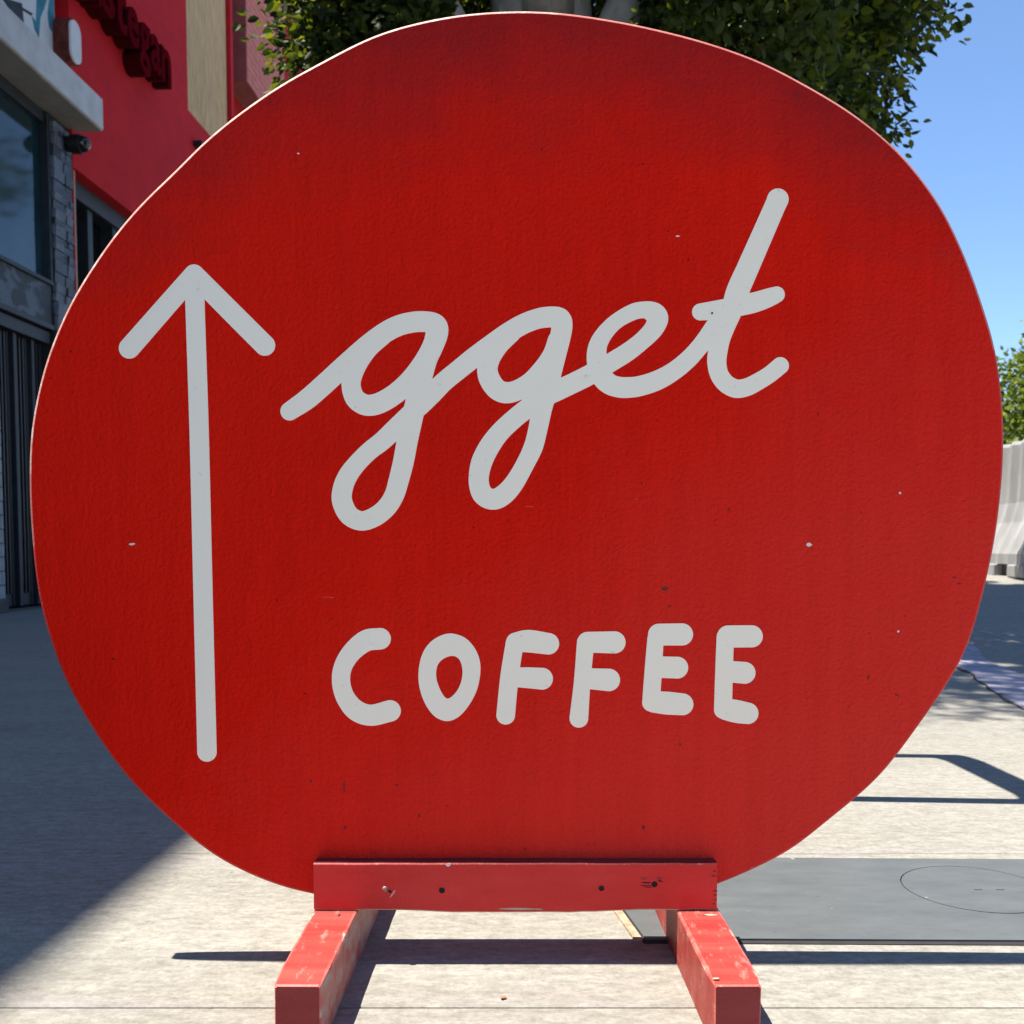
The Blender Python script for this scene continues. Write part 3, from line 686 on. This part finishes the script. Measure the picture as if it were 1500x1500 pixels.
# slab ends start at Y YE
lf = foot(q(399, 1441, YE), q(473, 1441, YE), q(459.5, 1335, YB)+.001, q(526, 1335, YB)+.003, 'left square foot, paint faded pink on top', seed=1)
rf = foot(q(1043, 1438, YE), q(1118, 1438, YE), q(990, 1334, YB)-.002, q(1054, 1334, YB)-.001, 'right square foot with bare worn corners', seed=2)
def topmark(px, py, w, h, mat, par, name='scuff'):
    c = G(px, py, HF+.0004); n = 10; bm = bmesh.new()
    vs = [Vector((c.x-0+w*(1+random.uniform(-.3, .3))*math.cos(6.283*i/n), c.y-YD+h*(1+random.uniform(-.4, .4))*math.sin(6.283*i/n), HF+.0004)) for i in range(n)]
    prism(bm, vs, (0, 0, -.0008)); return obj(name, bm, mat, par)
topmark(1040, 1340, .008, .0022, 'bare_wood', rf); topmark(1033, 1341, .003, .001, 'hole_dark', rf); topmark(1049, 1433, .004, .0016, 'bare_wood', rf)
topmark(497, 1340, .0014, .004, 'hole_dark', lf)

# small litter on the paving
lit = obj('dry_leaf', bxm(-.0035, .0035, -.0025, .0025, 0, .0012, .0005), 'dry_leaf'); p = G(737, 1464); lit.location = (p.x, p.y, 0.002); lit.rotation_euler = (0.1, 0.15, 0.5)
tag(lit, 'tiny brown dry leaf scrap on the sunlit paving between the two feet of the sign', 'leaf')

# ------------------------------------------------------------------ bicycle rack hidden behind the sign (throws the looped shadow)
bm = bmesh.new(); X0, X1 = 0.57, 0.64; pr = []
yA, yB, ZT, tk, rr = 2.005, 2.44, 1.24, 0.038, 0.075
def U(off):
    pts = [(yA-off, -0.0)]; r_ = rr+off
    for k in range(9): a = math.pi-k*math.pi/16; pts.append((yA+rr+r_*math.cos(a), ZT-rr+r_*math.sin(a)))
    for k in range(9): a = math.pi/2-k*math.pi/16; pts.append((yB-rr+r_*math.cos(a), ZT-rr+r_*math.sin(a)))
    pts.append((yB+off, -0.0)); return pts
o_, i_ = U(tk/2), U(-tk/2)
for k in range(len(o_)-1):
    a = [bm.verts.new((x, *pt)) for x in (X0, X1) for pt in (o_[k], o_[k+1], i_[k+1], i_[k])]
    for f in ((0, 1, 2, 3), (7, 6, 5, 4), (0, 4, 5, 1), (3, 2, 6, 7)): bm.faces.new([a[i] for i in f])
bmesh.ops.remove_doubles(bm, verts=bm.verts[:], dist=1e-5); bmesh.ops.recalc_face_normals(bm, faces=bm.faces[:])
bmesh.ops.translate(bm, vec=(-.605, -2.22, 0), verts=bm.verts[:])
rk = empty('bicycle_rack', (.605, 2.22, 0), label='flat steel loop bicycle rack standing behind the round sign, known by its looped shadow', cat='bicycle rack')
obj('loop', bm, 'rack_steel', rk)
for y in (yA, yB): obj('base_plate', bxm(-.06, .035, y-2.22-.03, y-2.22+.03, 0, .008, .002), 'rack_steel', rk)

# ------------------------------------------------------------------ shop fronts on the left
RZ = math.pi/2-FA
def froot(name, s, **kw):
    p = F0+FU*s; return empty(name, (p.x, p.y, 0), RZ, **kw)
# local coordinates of a front: x along the street, y into the building, z up
sx = lambda px, d=0.0, py=500: F(px, py, d)[0]
s_end = sx(113)                                   # party line between the two buildings
shop = froot('grey_shop_building', 0, label='blue-grey shop building at the left edge with white canopy, teal window and dark doors', cat='building')
def fb(name, s0, s1, d0, d1, z0, z1, mat, par, bev=0.0):
    return obj(name, bxm(s0, s1, -d1, -d0, z0, z1, bev), mat, par)
zsof = F(110, 193)[1]                              # underside of canopy
zband1 = F(0, 378)[1]; zband0 = F(0, 440)[1]
HB = 9.75
# upper storey and body
su = sx(90)
fb('upper_wall', -14, su, -6, 0.0, zsof+.02, HB, 'upper_grey', shop)
fb('body', -14, s_end-.01, -6, -0.9, 0.0, zsof+.015, 'dark_interior', shop)
fb('body', -14, -1.2, -0.9, -0.02, 0.0, zsof+.015, 'upper_grey', shop)
# canopy
c0 = sx(151, .24, 150)
fb('canopy', -6, c0, 0.02, .24, zsof+.012, zsof+.275, 'canopy_white', shop, .008)
fb('soffit', -6, c0-.012, -0.55, .225, zsof, zsof+.011, 'soffit_grey', shop)
# stone pilaster with stacked stones
sp0, sp1 = sx(84), s_end
pil = fb('pilaster', sp0+.01, sp1-.004, -0.5, -0.035, 0.0, zsof-.002, 'stone_backing', shop)
zz = 0.01; k = 0; stones = []
for kk in range(6):
    me = bpy.data.meshes.new('stone'); bm = bxm(0, 1, -.02, .02, 0, 1); bmesh.ops.bevel(bm, geom=bm.edges[:], offset=.02, segments=1, affect='EDGES')
    for v in bm.verts: v.co += Vector((random.uniform(-.03, .03), random.uniform(-.006, .006), random.uniform(-.05, .05)))
    bm.to_mesh(me); bm.free(); me.materials.append(M['stone_light' if kk in (0, 3) else 'stone_dark']); stones.append(me)
while zz < zsof-.06:
    h_ = random.choice([.05, .06, .075, .09, .11]); x = sp0+.012
    while x < sp1-.02:
        w_ = min(random.uniform(.10, .26), sp1-.006-x); w_ = sp1-.006-x if sp1-.006-x-w_ < .06 else w_
        me = stones[random.choice([0, 1, 2, 3, 4, 5])]
        o = bpy.data.objects.new('stone', me); COL.objects.link(o); o.parent = pil
        o.location = (x, .03-random.uniform(0, .02), zz); o.scale = (w_-.004, 1, h_-.004); x += w_
    zz += h_
# tiled pier at the frame's left edge
st0, st1 = -0.75, sx(5.5, py=760)
pier = fb('tiled_pier', st0, st1, -0.4, -0.012, 0.0, zband0, 'stone_backing', shop)
tme = bpy.data.meshes.new('tile'); bm = bxm(0, .196, -.012, .0, 0, .098, .003); bm.to_mesh(tme); bm.free(); tme.materials.append(M['tile_grey'])
r_i = 0; zz = .004
while zz < zband0-.1:
    x = st0-(r_i % 2)*.1
    while x < st1-.01:
        w_ = min(.2, st1-x)
        o = bpy.data.objects.new('tile', tme); COL.objects.link(o); o.parent = pier; o.location = (x, 0.012-.0, zz); o.scale = ((w_-.004)/.196, 1, 1); x += .2
    zz += .104; r_i += 1
# graffiti band above the doors, ledges
fb('band', -1.2, sp0-.02, -0.12, -0.03, zband0, zband1, 'graffiti_band', shop)
fb('band_rail', -1.2, sp0-.02, -0.12, -0.005, zband1, zband1+.035, 'blue_black_metal', shop, .004)
fb('band_rail', -1.2, sp0-.02, -0.14, -0.01, zband0-.05, zband0-.004, 'blue_black_metal', shop, .004)
# teal window above
zw0, zw1 = zband1+.05, zsof-.10
win = fb('window', -1.2, sp0-.03, -0.10, -0.085, zw0, zw1, 'teal_glass', shop)
fb('frame', -1.2, sp0-.02, -0.13, -0.045, zw1, zsof-.004, 'blue_black_metal', win, .004)
fb('frame', sp0-.035, sp0+.004, -0.13, -0.02, zw0-.01, zsof-.01, 'blue_black_metal', win, .004)
fb('frame', -.62, -.57, -0.13, -0.045, zw0, zw1, 'blue_black_metal', win, .004)
fb('blind', -1.1, sp0-.04, -0.30, -0.27, zw1-.35, zw1, 'soffit_grey', win)
for k in range(4): fb('drape', -0.7+.42*k, -0.45+.42*k, -0.38, -0.34, zw0, zw1-.36, 'soffit_grey', win)
# doors
zd = zband0-.06
dr = fb('door_frame', st1+.0, sp0-.02, -0.20, -0.05, zd-.10, zd, 'blue_black_metal', shop, .004); dr['label'] = 'dark header over the doors'
for k, px in enumerate((9, 36, 62)):
    a = sx(px); b_ = sx((36, 62, 84)[k])
    door = fb('door', a+.02, b_-.01, -0.20, -0.16, 0.13, zd-.11, 'black_glass', shop)
    fb('stile', a, a+.045, -0.22, -0.09, 0.03, zd-.10, 'blue_black_metal', door, .003)
    fb('stile', b_-.05, b_-.012, -0.22, -0.12, 0.03, zd-.10, 'black_metal', door, .003)
    fb('bottom_rail', a+.045, b_-.05, -0.21, -0.13, 0.03, 0.13, 'blue_black_metal', door, .003)
    for j in range(3):
        x = a+.06+(b_-a-.12)*(j+.5)/3; fb('bar', x-.009, x+.009, -0.14, -0.115, 0.13, zd-.11, 'black_metal', door)
fb('door_sill', -1.2, sp0, -0.30, -0.02, 0.0, 0.02, 'black_metal', shop)
fb('pilaster_base', -.76, st1+.012, -0.3, 0.012, 0.0, .10, 'blue_black_metal', shop, .004)
# mural panel above the canopy
zc = zsof+.28
mur = fb('mural', -3.0, su-.012, 0.0, 0.02, zc, zc+3.0, 'mural_white', shop)
def mshape(pts, mat, name='mural_shape'):
    l = [F(px, py, .022) for px, py in pts]; bm = bmesh.new(); prism(bm, [(s, -.0205, z) for s, z in l], (0, -.003, 0)); obj(name, bm, mat, mur)
mshape([(2, -4), (32, 5), (35, 34), (18, 20)], 'mural_black')
mshape([(28, 8), (48, 20), (46, 23), (30, 13)], 'mural_black', 'mural_stroke')
mshape([(54, -12), (72, -12), (64, 14), (59, 26), (57, 55), (51, 44), (47, 24), (53, 32)], 'mural_teal')
mshape([(74, -14), (79, -14), (79, 50), (72, 40), (70, 20)], 'mural_teal')
# oval light box on the corner above the canopy
lb0 = sx(106, .16, 55); 
lbp = F0+FU*(lb0+.05)+FN*0.0
lb = empty('light_box', (lbp.x, lbp.y, F(108, 92, .16)[1]), RZ, label='rounded brown light box sign with white face above the canopy corner', cat='sign')
def rounded(w, h, r, n=6):
    o = []
    for cx_, cz_, a0_ in ((w/2-r, h-r, 0), (-w/2+r, h-r, 90), (-w/2+r, r, 180), (w/2-r, r, 270)):
        for k in range(n+1): a = math.radians(a0_+90*k/n); o.append((cx_+r*math.cos(a), cz_+r*math.sin(a)))
    return o
bm = bmesh.new(); prism(bm, [(x, -.02, z) for x, z in rounded(.20, .36, .09)], (0, -.13, 0)); obj('shell', bm, 'brown_shell', lb)
bm = bmesh.new(); prism(bm, [(x, -.15, z+.015) for x, z in rounded(.18, .33, .08)], (0, -.018, 0)); obj('face', bm, 'lamp_white', lb)
obj('bracket', bxm(-.04, .04, -.02, .10, .12, .2), 'black_metal', lb)
# security camera
ps = F0+FU*sx(98, .0, 213); cz = F(100, 213, 0)[1]
sc = empty('security_camera', (ps.x, ps.y, cz), RZ, label='black dome security camera on the stone pilaster under the canopy', cat='security camera')
bm = bmesh.new(); cyl(bm, (0, .05, 0), (0, -1, 0), .062, .062, .09, 24); obj('mount', bm, 'black_metal', sc)
bm = bmesh.new(); cyl(bm, (0, -.04, 0), (0, -1, 0), .078, .078, .09, 28); bmesh.ops.bevel(bm, geom=bm.edges[:], offset=.004, segments=1, affect='EDGES'); obj('housing', bm, 'black_metal', sc)
bm = bmesh.new(); bmesh.ops.create_uvsphere(bm, u_segments=24, v_segments=14, radius=.066); bmesh.ops.translate(bm, vec=(0, -.135, 0), verts=bm.verts[:]); obj('dome', bm, 'dome_glass', sc, smooth=True)

# red building
sR = s_end
red = froot('red_building', 0, label='tall red painted building with a boarded window, dark shop window and maroon letter sign', cat='building')
sb0, sb1 = sx(274, py=80), sx(338, py=80); zb = F(285, 172)[1]
so0, so1 = s_end+.012, sx(196, py=300); zo = F(121, 255)[1]
sd = sx(341, py=60); send = sx(480, py=60)
HR = 10.2
# wall built round its openings
fb('wall', sR, so0, -6, 0, 0, zo, 'wall_red_paint', red)
fb('wall', so1+2.2, sd, -6, 0, 0, zo, 'wall_red_paint', red)
fb('wall', sR, sd, -6, 0, zo, zb, 'wall_red_paint', red)
fb('wall', sR, sb0, -6, 0, zb, HR, 'wall_red_paint', red)
fb('wall', sb1, sd, -6, 0, zb, HR, 'wall_red_paint', red)
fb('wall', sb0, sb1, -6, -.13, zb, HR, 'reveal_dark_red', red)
fb('wall', sd, send+9, -6, -.30, 0, HR, 'reveal_dark_red', red)  # recessed wall; its deeper shade is painted in as darker red
bw = fb('boarded_window', sb0+.03, sb1-.03, -.13, -.05, zb+.02, HR-.4, 'plywood', red)
fb('window_frame', sb0, sb0+.028, -.13, -.01, zb+.001, HR-.4, 'copper_trim', bw)
fb('shop_window', so0+.10, so1+2.18, -.30, -.28, 0.2, zo-.02, 'black_glass', red)
fb('opening_back', so0, so1+2.2, -6, -1.2, 0, zo, 'dark_interior', red)
fb('window_post', so0+.004, so0+.075, -.30, -.02, 0, zo-.002, 'copper_trim', red, .004)
for px in (153, 188): a = sx(px, py=300); fb('mullion', a, a+.10, -.34, -.16, 0, zo-.05, 'blue_black_metal', red, .004)
fb('header', so0+.08, so1+2.18, -.34, -.12, zo-.16, zo-.002, 'blue_black_metal', red, .004)
fb('stall_riser', so0+.1, so1+2.18, -.32, -.1, 0, .2, 'black_metal', red)
# pink brick bay higher up
k0, k1 = sx(361, py=60), sx(416, py=60); zk = F(366, 125)[1]
bay = fb('brick_bay', k0, k1, -.30, -.012, zk, HR, 'pink_mortar', red)
bme = bpy.data.meshes.new('brick'); bm = bxm(0, .40, -.012, 0, 0, .084, .003); bm.to_mesh(bme); bm.free(); bme.materials.append(M['pink_brick'])
zz = zk+.004; r_i = 0; nb = 0
while zz < min(HR-.1, F(400, -60)[1]) and nb < 290:
    x = k0-(r_i % 2)*.2
    while x < k1-.02 and nb < 290:
        xs_ = max(x, k0+.004); w_ = min(x+.406, k1)-xs_
        if w_ > .03:
            o = bpy.data.objects.new('brick', bme); COL.objects.link(o); o.parent = bay; o.location = (xs_, .012-random.uniform(0, .003), zz); o.scale = ((w_-.008)/.40, 1, 1); nb += 1
        x += .41
    zz += .092; r_i += 1
fb('cornice', sR, send+9, -6, .12, HR, HR+.25, 'reveal_dark_red', red)
# conduit hook on the red wall
fb('wall_bracket', sx(283, py=212), sx(287, py=212), -.01, .10, F(285, 216)[1], F(285, 208)[1], 'black_metal', red)
# maroon channel letters
s0_, s1_ = sx(96, .1, 10), sx(241, .1, 90)
zl0 = F(236, 116, .16)[1]
ls = froot('channel_letter_sign', s0_, label='dark maroon raised letter sign mounted high on the red wall', cat='sign')
ls.location.z = zl0
word = 'amstegan'; adv = (s1_-s0_)/len(word); x = 0.0
for ch in word:
    cu = bpy.data.curves.new('letter', 'FONT'); cu.body = ch; cu.size = .58; cu.extrude = .085; cu.offset = .014
    t = bpy.data.objects.new('t', cu); COL.objects.link(t); bpy.context.view_layer.update()
    me = bpy.data.meshes.new_from_object(t.evaluated_get(bpy.context.evaluated_depsgraph_get())); bpy.data.objects.remove(t)
    xs_ = [v.co.x for v in me.vertices]; w_ = max(xs_)-min(xs_)
    me.transform(Matrix.Translation((x, -.09, .02)) @ Matrix.Rotation(math.pi/2, 4, 'X') @ Matrix.Scale((adv*.94)/w_, 4, (1, 0, 0)) @ Matrix.Scale(1.15, 4, (0, 1, 0)) @ Matrix.Translation((-min(xs_), 0, 0)))
    me.materials.clear(); o = obj('letter', me, ['maroon_side', 'maroon_face'], ls)
    me.update()
    for p in me.polygons: p.material_index = 1 if p.normal.y < -.9 else 0
    o['label'] = 'maroon letter ' + ch
    x += adv
obj('mounting_rail', bxm(0, s1_-s0_, -.03, -.004, .05, .11), 'maroon_side', ls)

# ------------------------------------------------------------------ plants
def leaves_mesh(cen, dirs, size, name):
    n = len(cen); L = size*rng.uniform(.75, 1.25, n)[:, None]; Wd = L*0.27
    d = dirs/np.linalg.norm(dirs, axis=1)[:, None]
    rv = rng.normal(size=(n, 3)); s = np.cross(d, rv); s /= np.linalg.norm(s, axis=1)[:, None]; up = np.cross(s, d)
    u8 = up*L*.07
    V = np.stack([cen, cen+d*L*.28+s*Wd*.85+u8, cen+d*L*.66+s*Wd*.8+u8, cen+d*L-u8, cen+d*L*.66-s*Wd*.8+u8, cen+d*L*.28-s*Wd*.85+u8], 1).reshape(-1, 3)
    base = np.arange(n)*6
    F_ = np.stack([base, base+1, base+2, base, base+2, base+3, base, base+3, base+4, base, base+4, base+5], 1).reshape(-1)
    me = bpy.data.meshes.new(name); me.vertices.add(len(V)); me.vertices.foreach_set('co', V.reshape(-1))
    me.loops.add(len(F_)); me.loops.foreach_set('vertex_index', F_); nf = len(F_)//3
    me.polygons.add(nf); me.polygons.foreach_set('loop_start', np.arange(nf)*3); me.polygons.foreach_set('loop_total', np.full(nf, 3))
    me.update(calc_edges=True); return me, V.reshape(n, 6, 3)
def crown_points(c, r, ncl, per, spread, shell=0.45, pw=2.4, lump=.16, seed=3):
    rg = np.random.default_rng(seed); out = []; dr = []
    dirs = rg.normal(size=(ncl, 3)); dirs /= np.linalg.norm(dirs, axis=1)[:, None]
    for d in dirs:
        k = (abs(d[0])**pw+abs(d[1])**pw+abs(d[2])**pw)**(-1/pw)
        k *= 1+lump*(noise.noise(Vector(d*2.3)*1.0+Vector((seed, 0, 0)))*1.6)+lump*.6*noise.noise(Vector(d*6.1))
        rad = (shell+(1-shell)*rg.random()**.45)*k
        p = np.array(c)+d*rad*np.array(r)
        n = int(per*rg.uniform(.6, 1.4)); q = p+rg.normal(size=(n, 3))*spread*np.array([1, 1, .75])
        out.append(q); dd = rg.normal(size=(n, 3))*.8+d*.5+(q-p)/spread*.5+np.array([0, 0, -.25]); dr.append(dd)
    return np.concatenate(out), np.concatenate(dr)
TC = (0.50, 6.15); th0 = hgt(*TC)
tree = empty('ficus_tree', (TC[0]-.25, TC[1], th0), label='large dark green street tree with thick pale trunk rising behind the round sign', cat='tree')
rel = Vector((-(TC[0]-.25), -TC[1], -th0))
cen, dd = crown_points((TC[0]+.14, TC[1], 4.45), (1.6, 2.1, 2.25), 3300, 58, .10, shell=.3, pw=3.0, lump=.13)
cen2, dd2 = crown_points((-.2, 4.15, 5.9), (1.3, 1.1, 1.2), 330, 60, .16, shell=.3, seed=9)
for c_, r_, n_, sd_ in (((-.58, 5.4, 3.15), (.55, .7, .55), 340, 5), ((-.36, 5.7, 3.7), (.60, .8, .7), 320, 8), ((1.52, 6.0, 3.6), (.72, .9, 1.0), 640, 6)):
    a_, b_ = crown_points(c_, r_, n_, 46, .09, shell=.3, pw=2.2, lump=.12, seed=sd_); cen = np.concatenate([cen, a_]); dd = np.concatenate([dd, b_])
cen = np.concatenate([cen, cen2]); dd = np.concatenate([dd, dd2])
gap = np.array([noise.noise(Vector(((p[0]+.362*p[2])*1.5, (p[1]-.024*p[2])*1.9, 3.3)))+.5*noise.noise(Vector(((p[0]+.362*p[2])*4.2, (p[1]-.024*p[2])*4.2, 7.1))) for p in cen])
keep = (gap > -.12) | (cen[:, 0]+.362*cen[:, 2] < 1.0) | (cen[:, 2] < 4.0); cen = cen[keep]; dd = dd[keep]
keep = ~((np.abs(cen[:, 0]-.17) < .5) & (cen[:, 2] < 4.5) & (cen[:, 1] < 6.1)); cen = cen[keep]; dd = dd[keep]
# nearest leaves the photograph shows one by one
out_np = np.array(OUT, float)
def in_sign(px, py):
    n = len(out_np); j = n-1; ins = np.zeros(len(px), bool)
    for i in range(n):
        xi, yi = out_np[i]; xj_, yj_ = out_np[j]
        cnd = ((yi > py) != (yj_ > py)) & (px < (xj_-xi)*(py-yi)/(yj_-yi+1e-9)+xi); ins ^= cnd; j = i
    return ins
rx = cen[:, 0]; ry = cen[:, 1]; rz = cen[:, 2]-EYE
dep = ry*math.cos(PITCH)-rz*math.sin(PITCH); up_ = ry*math.sin(PITCH)+rz*math.cos(PITCH)
px_ = CX+FPX*rx/dep; py_ = CY-FPX*up_/dep
vis = (px_ > 0) & (px_ < 1500) & (py_ > 0) & (py_ < 400) & ~in_sign(px_, py_)
idx = np.nonzero(vis)[0]; idx = idx[np.argsort(dep[idx]+0.35*rng.random(len(idx)))][:300]
mask = np.ones(len(cen), bool); mask[idx] = False
# trunk and limbs
def tl(p): return Vector(p)+rel
bm = bmesh.new(); tx = 0.20; ty = TC[1]
tube(bm, [tl((tx, ty, th0-.05)), tl((tx-.02, ty, 1.0)), tl((tx, ty, 2.2)), tl((tx, ty, 3.2)), tl((tx-.02, ty+.02, 3.9)), tl((tx, ty, 4.5))], [.46, .34, .30, .31, .30, .20], 18)
for v in bm.verts: v.co += v.co.normalized()*0+Vector((noise.noise(v.co*3), noise.noise(v.co*3+Vector((5, 0, 0))), 0))*.06
trunk = obj('trunk', bm, 'ficus_bark', tree, smooth=True)
limbs = [[(tx-.15, ty, 2.7), (-.38, 5.95, 3.5), (-.75, 5.8, 4.3), (-1.1, 5.7, 5.2)], [(tx+.15, ty, 2.9), (.75, 6.0, 3.8), (1.15, 5.8, 4.5), (1.5, 5.7, 5.4)], [(tx, ty-.1, 3.3), (.2, 5.2, 4.2), (.3, 4.5, 5.1)], [(tx-.05, ty+.1, 3.2), (.1, 7.0, 4.2), (.3, 7.8, 5.2)], [(tx, ty, 4.3), (.3, 6.2, 5.5), (.5, 6.2, 6.5)]]
for i, l in enumerate(limbs):
    bm = bmesh.new(); tube(bm, [tl(p) for p in l], [.15, .10, .08, .05][:len(l)] if len(l) == 4 else [.16, .11, .06], 10)
    obj('limb', bm, 'ficus_bark', tree, smooth=True)
for k in range(26):                              # thin twigs inside the crown
    a = random.uniform(0, 6.28); r0 = random.uniform(.4, .9); p0 = Vector((tx+.3*math.cos(a), ty+.5*math.sin(a), random.uniform(3.6, 5)))
    p1 = Vector((TC[0]+1.7*math.cos(a)*r0, TC[1]+2.3*math.sin(a)*r0, p0.z+random.uniform(-.4, 1.2)))
    bm = bmesh.new(); tube(bm, [p0+rel, (p0+p1)/2+rel+Vector((0, 0, .12)), p1+rel], [.03, .02, .008], 6); obj('branch', bm, 'ficus_bark', tree, smooth=True)
me, _ = leaves_mesh(cen[mask]+np.array(rel), dd[mask], .058, 'crown')
tag(obj('crown', me, 'ficus_leaf', tree), kind='stuff')
for i in idx:
    c_ = cen[i:i+1]+np.array(rel); me, _ = leaves_mesh(np.zeros((1, 3)), dd[i:i+1], .060, 'leaf')
    o = obj('leaf', me, 'ficus_leaf', tree); o.location = c_[0]

def small_tree(name, x, y, zc, r, label, mat, nclu, per, spread, leaf, seed):
    g = hgt(x, y); t = empty(name, (x, y, g), label=label, cat='tree'); rl = np.array([-x, -y, -g])
    cn, dq = crown_points((x, y, zc), r, nclu, per, spread, shell=.2, pw=2.0, lump=.3, seed=seed)
    me, _ = leaves_mesh(cn+rl, dq, leaf, 'crown'); tag(obj('crown', me, mat, t), kind='stuff')
    bm = bmesh.new(); tube(bm, [Vector((0, 0, -.05)), Vector((.03, 0, 1)), Vector((-.02, 0, zc-g-.3)), Vector((0, 0, zc-g+r[2]*.5))], [.09, .07, .05, .02], 10); obj('trunk', bm, 'thin_bark', t, smooth=True)
    for k in range(6):
        a = k*1.05; bm = bmesh.new(); tube(bm, [Vector((0, 0, zc-g-.4+.12*k)), Vector((r[0]*.5*math.cos(a), r[1]*.5*math.sin(a), zc-g+.1*k))], [.03, .01], 6); obj('limb', bm, 'thin_bark', t)
x_ = (1560-750)/1500*14.5
small_tree('young_tree', x_+.1, 14.5, 2.45, (1.15, 1.1, 1.05), 'light green young tree beyond the grey barrier at the right edge', 'light_leaf', 420, 34, .13, .10, 21)
# trees further along the kerb, off to the right and behind: their crowns shade the far paving
small_tree('street_tree', 0.6, 11.5, 5.4, (2.3, 2.6, 2.2), 'dark street tree farther along the sidewalk, hidden behind the sign, shading the far paving', 'ficus_leaf', 130, 36, .20, .12, 31)

# ------------------------------------------------------------------ ribbed barrier
def barrier(x, y, ang, label):
    t = empty('ribbed_barrier', (x, y, hgt(x, y)), ang, label=label, cat='barrier', group='ribbed barriers along the kerb')
    L = 2.0; prof = [(.30, .09), (.30, .17), (.19, .42), (.15, .58), (.13, 1.05), (.11, 1.08)]
    bm = bmesh.new(); n = 64; rows = []
    for i in range(n+1):
        yy = -L/2+L*i/n; ph = (i % 8)
        k = 0.06 if ph in (0, 1, 2) else (0.035 if ph in (3, 7) else 0.0)
        rows.append([bm.verts.new((s*(w_-k*(1 if j < 4 else .9)), yy, z)) for s, seq in ((-1, list(enumerate(prof))), (1, list(enumerate(prof))[::-1])) for j, (w_, z) in seq])
    m_ = len(rows[0])
    for r0, r1 in zip(rows, rows[1:]):
        for k in range(m_): bm.faces.new((r0[k], r0[(k+1) % m_], r1[(k+1) % m_], r1[k]))
    bm.faces.new(rows[0]); bm.faces.new(rows[-1][::-1]); bmesh.ops.recalc_face_normals(bm, faces=bm.faces[:])
    obj('shell', bm, 'barrier_grey', t)
    for a, b_ in ((-.98, -.62), (-.3, .3), (.62, .98)): obj('foot', bxm(-.31, .31, a, b_, -.01, .089, .01), 'barrier_grey', t)
    obj('skid', bxm(-.24, .24, -.95, .95, .01, .085), 'barrier_dark', t)
barrier(4.22, 8.5, math.radians(-8), 'grey ribbed traffic barrier at the right edge, nearest to the sign')
barrier(4.55, 10.6, math.radians(-8), 'grey ribbed traffic barrier standing behind the nearest one')

# ------------------------------------------------------------------ far building
fbld = empty('pale_building', (24, 44, hgt(24, 44)), label='low pale stucco building far away beyond the young tree', cat='building')
obj('wall', bxm(-9, 9, 0, 8, 0, 5.2), 'far_stucco', fbld); obj('parapet', bxm(-9.1, 9.1, -.1, 8.1, 5.2, 5.5), 'far_trim', fbld)
for k in range(6): w_ = obj('window', bxm(-7.8+2.7*k, -6.2+2.7*k, -.03, .03, 1.6, 3.2), 'black_glass', fbld); obj('frame', bxm(-7.9+2.7*k, -6.1+2.7*k, -.06, -.031, 1.45, 1.6), 'far_trim', w_)
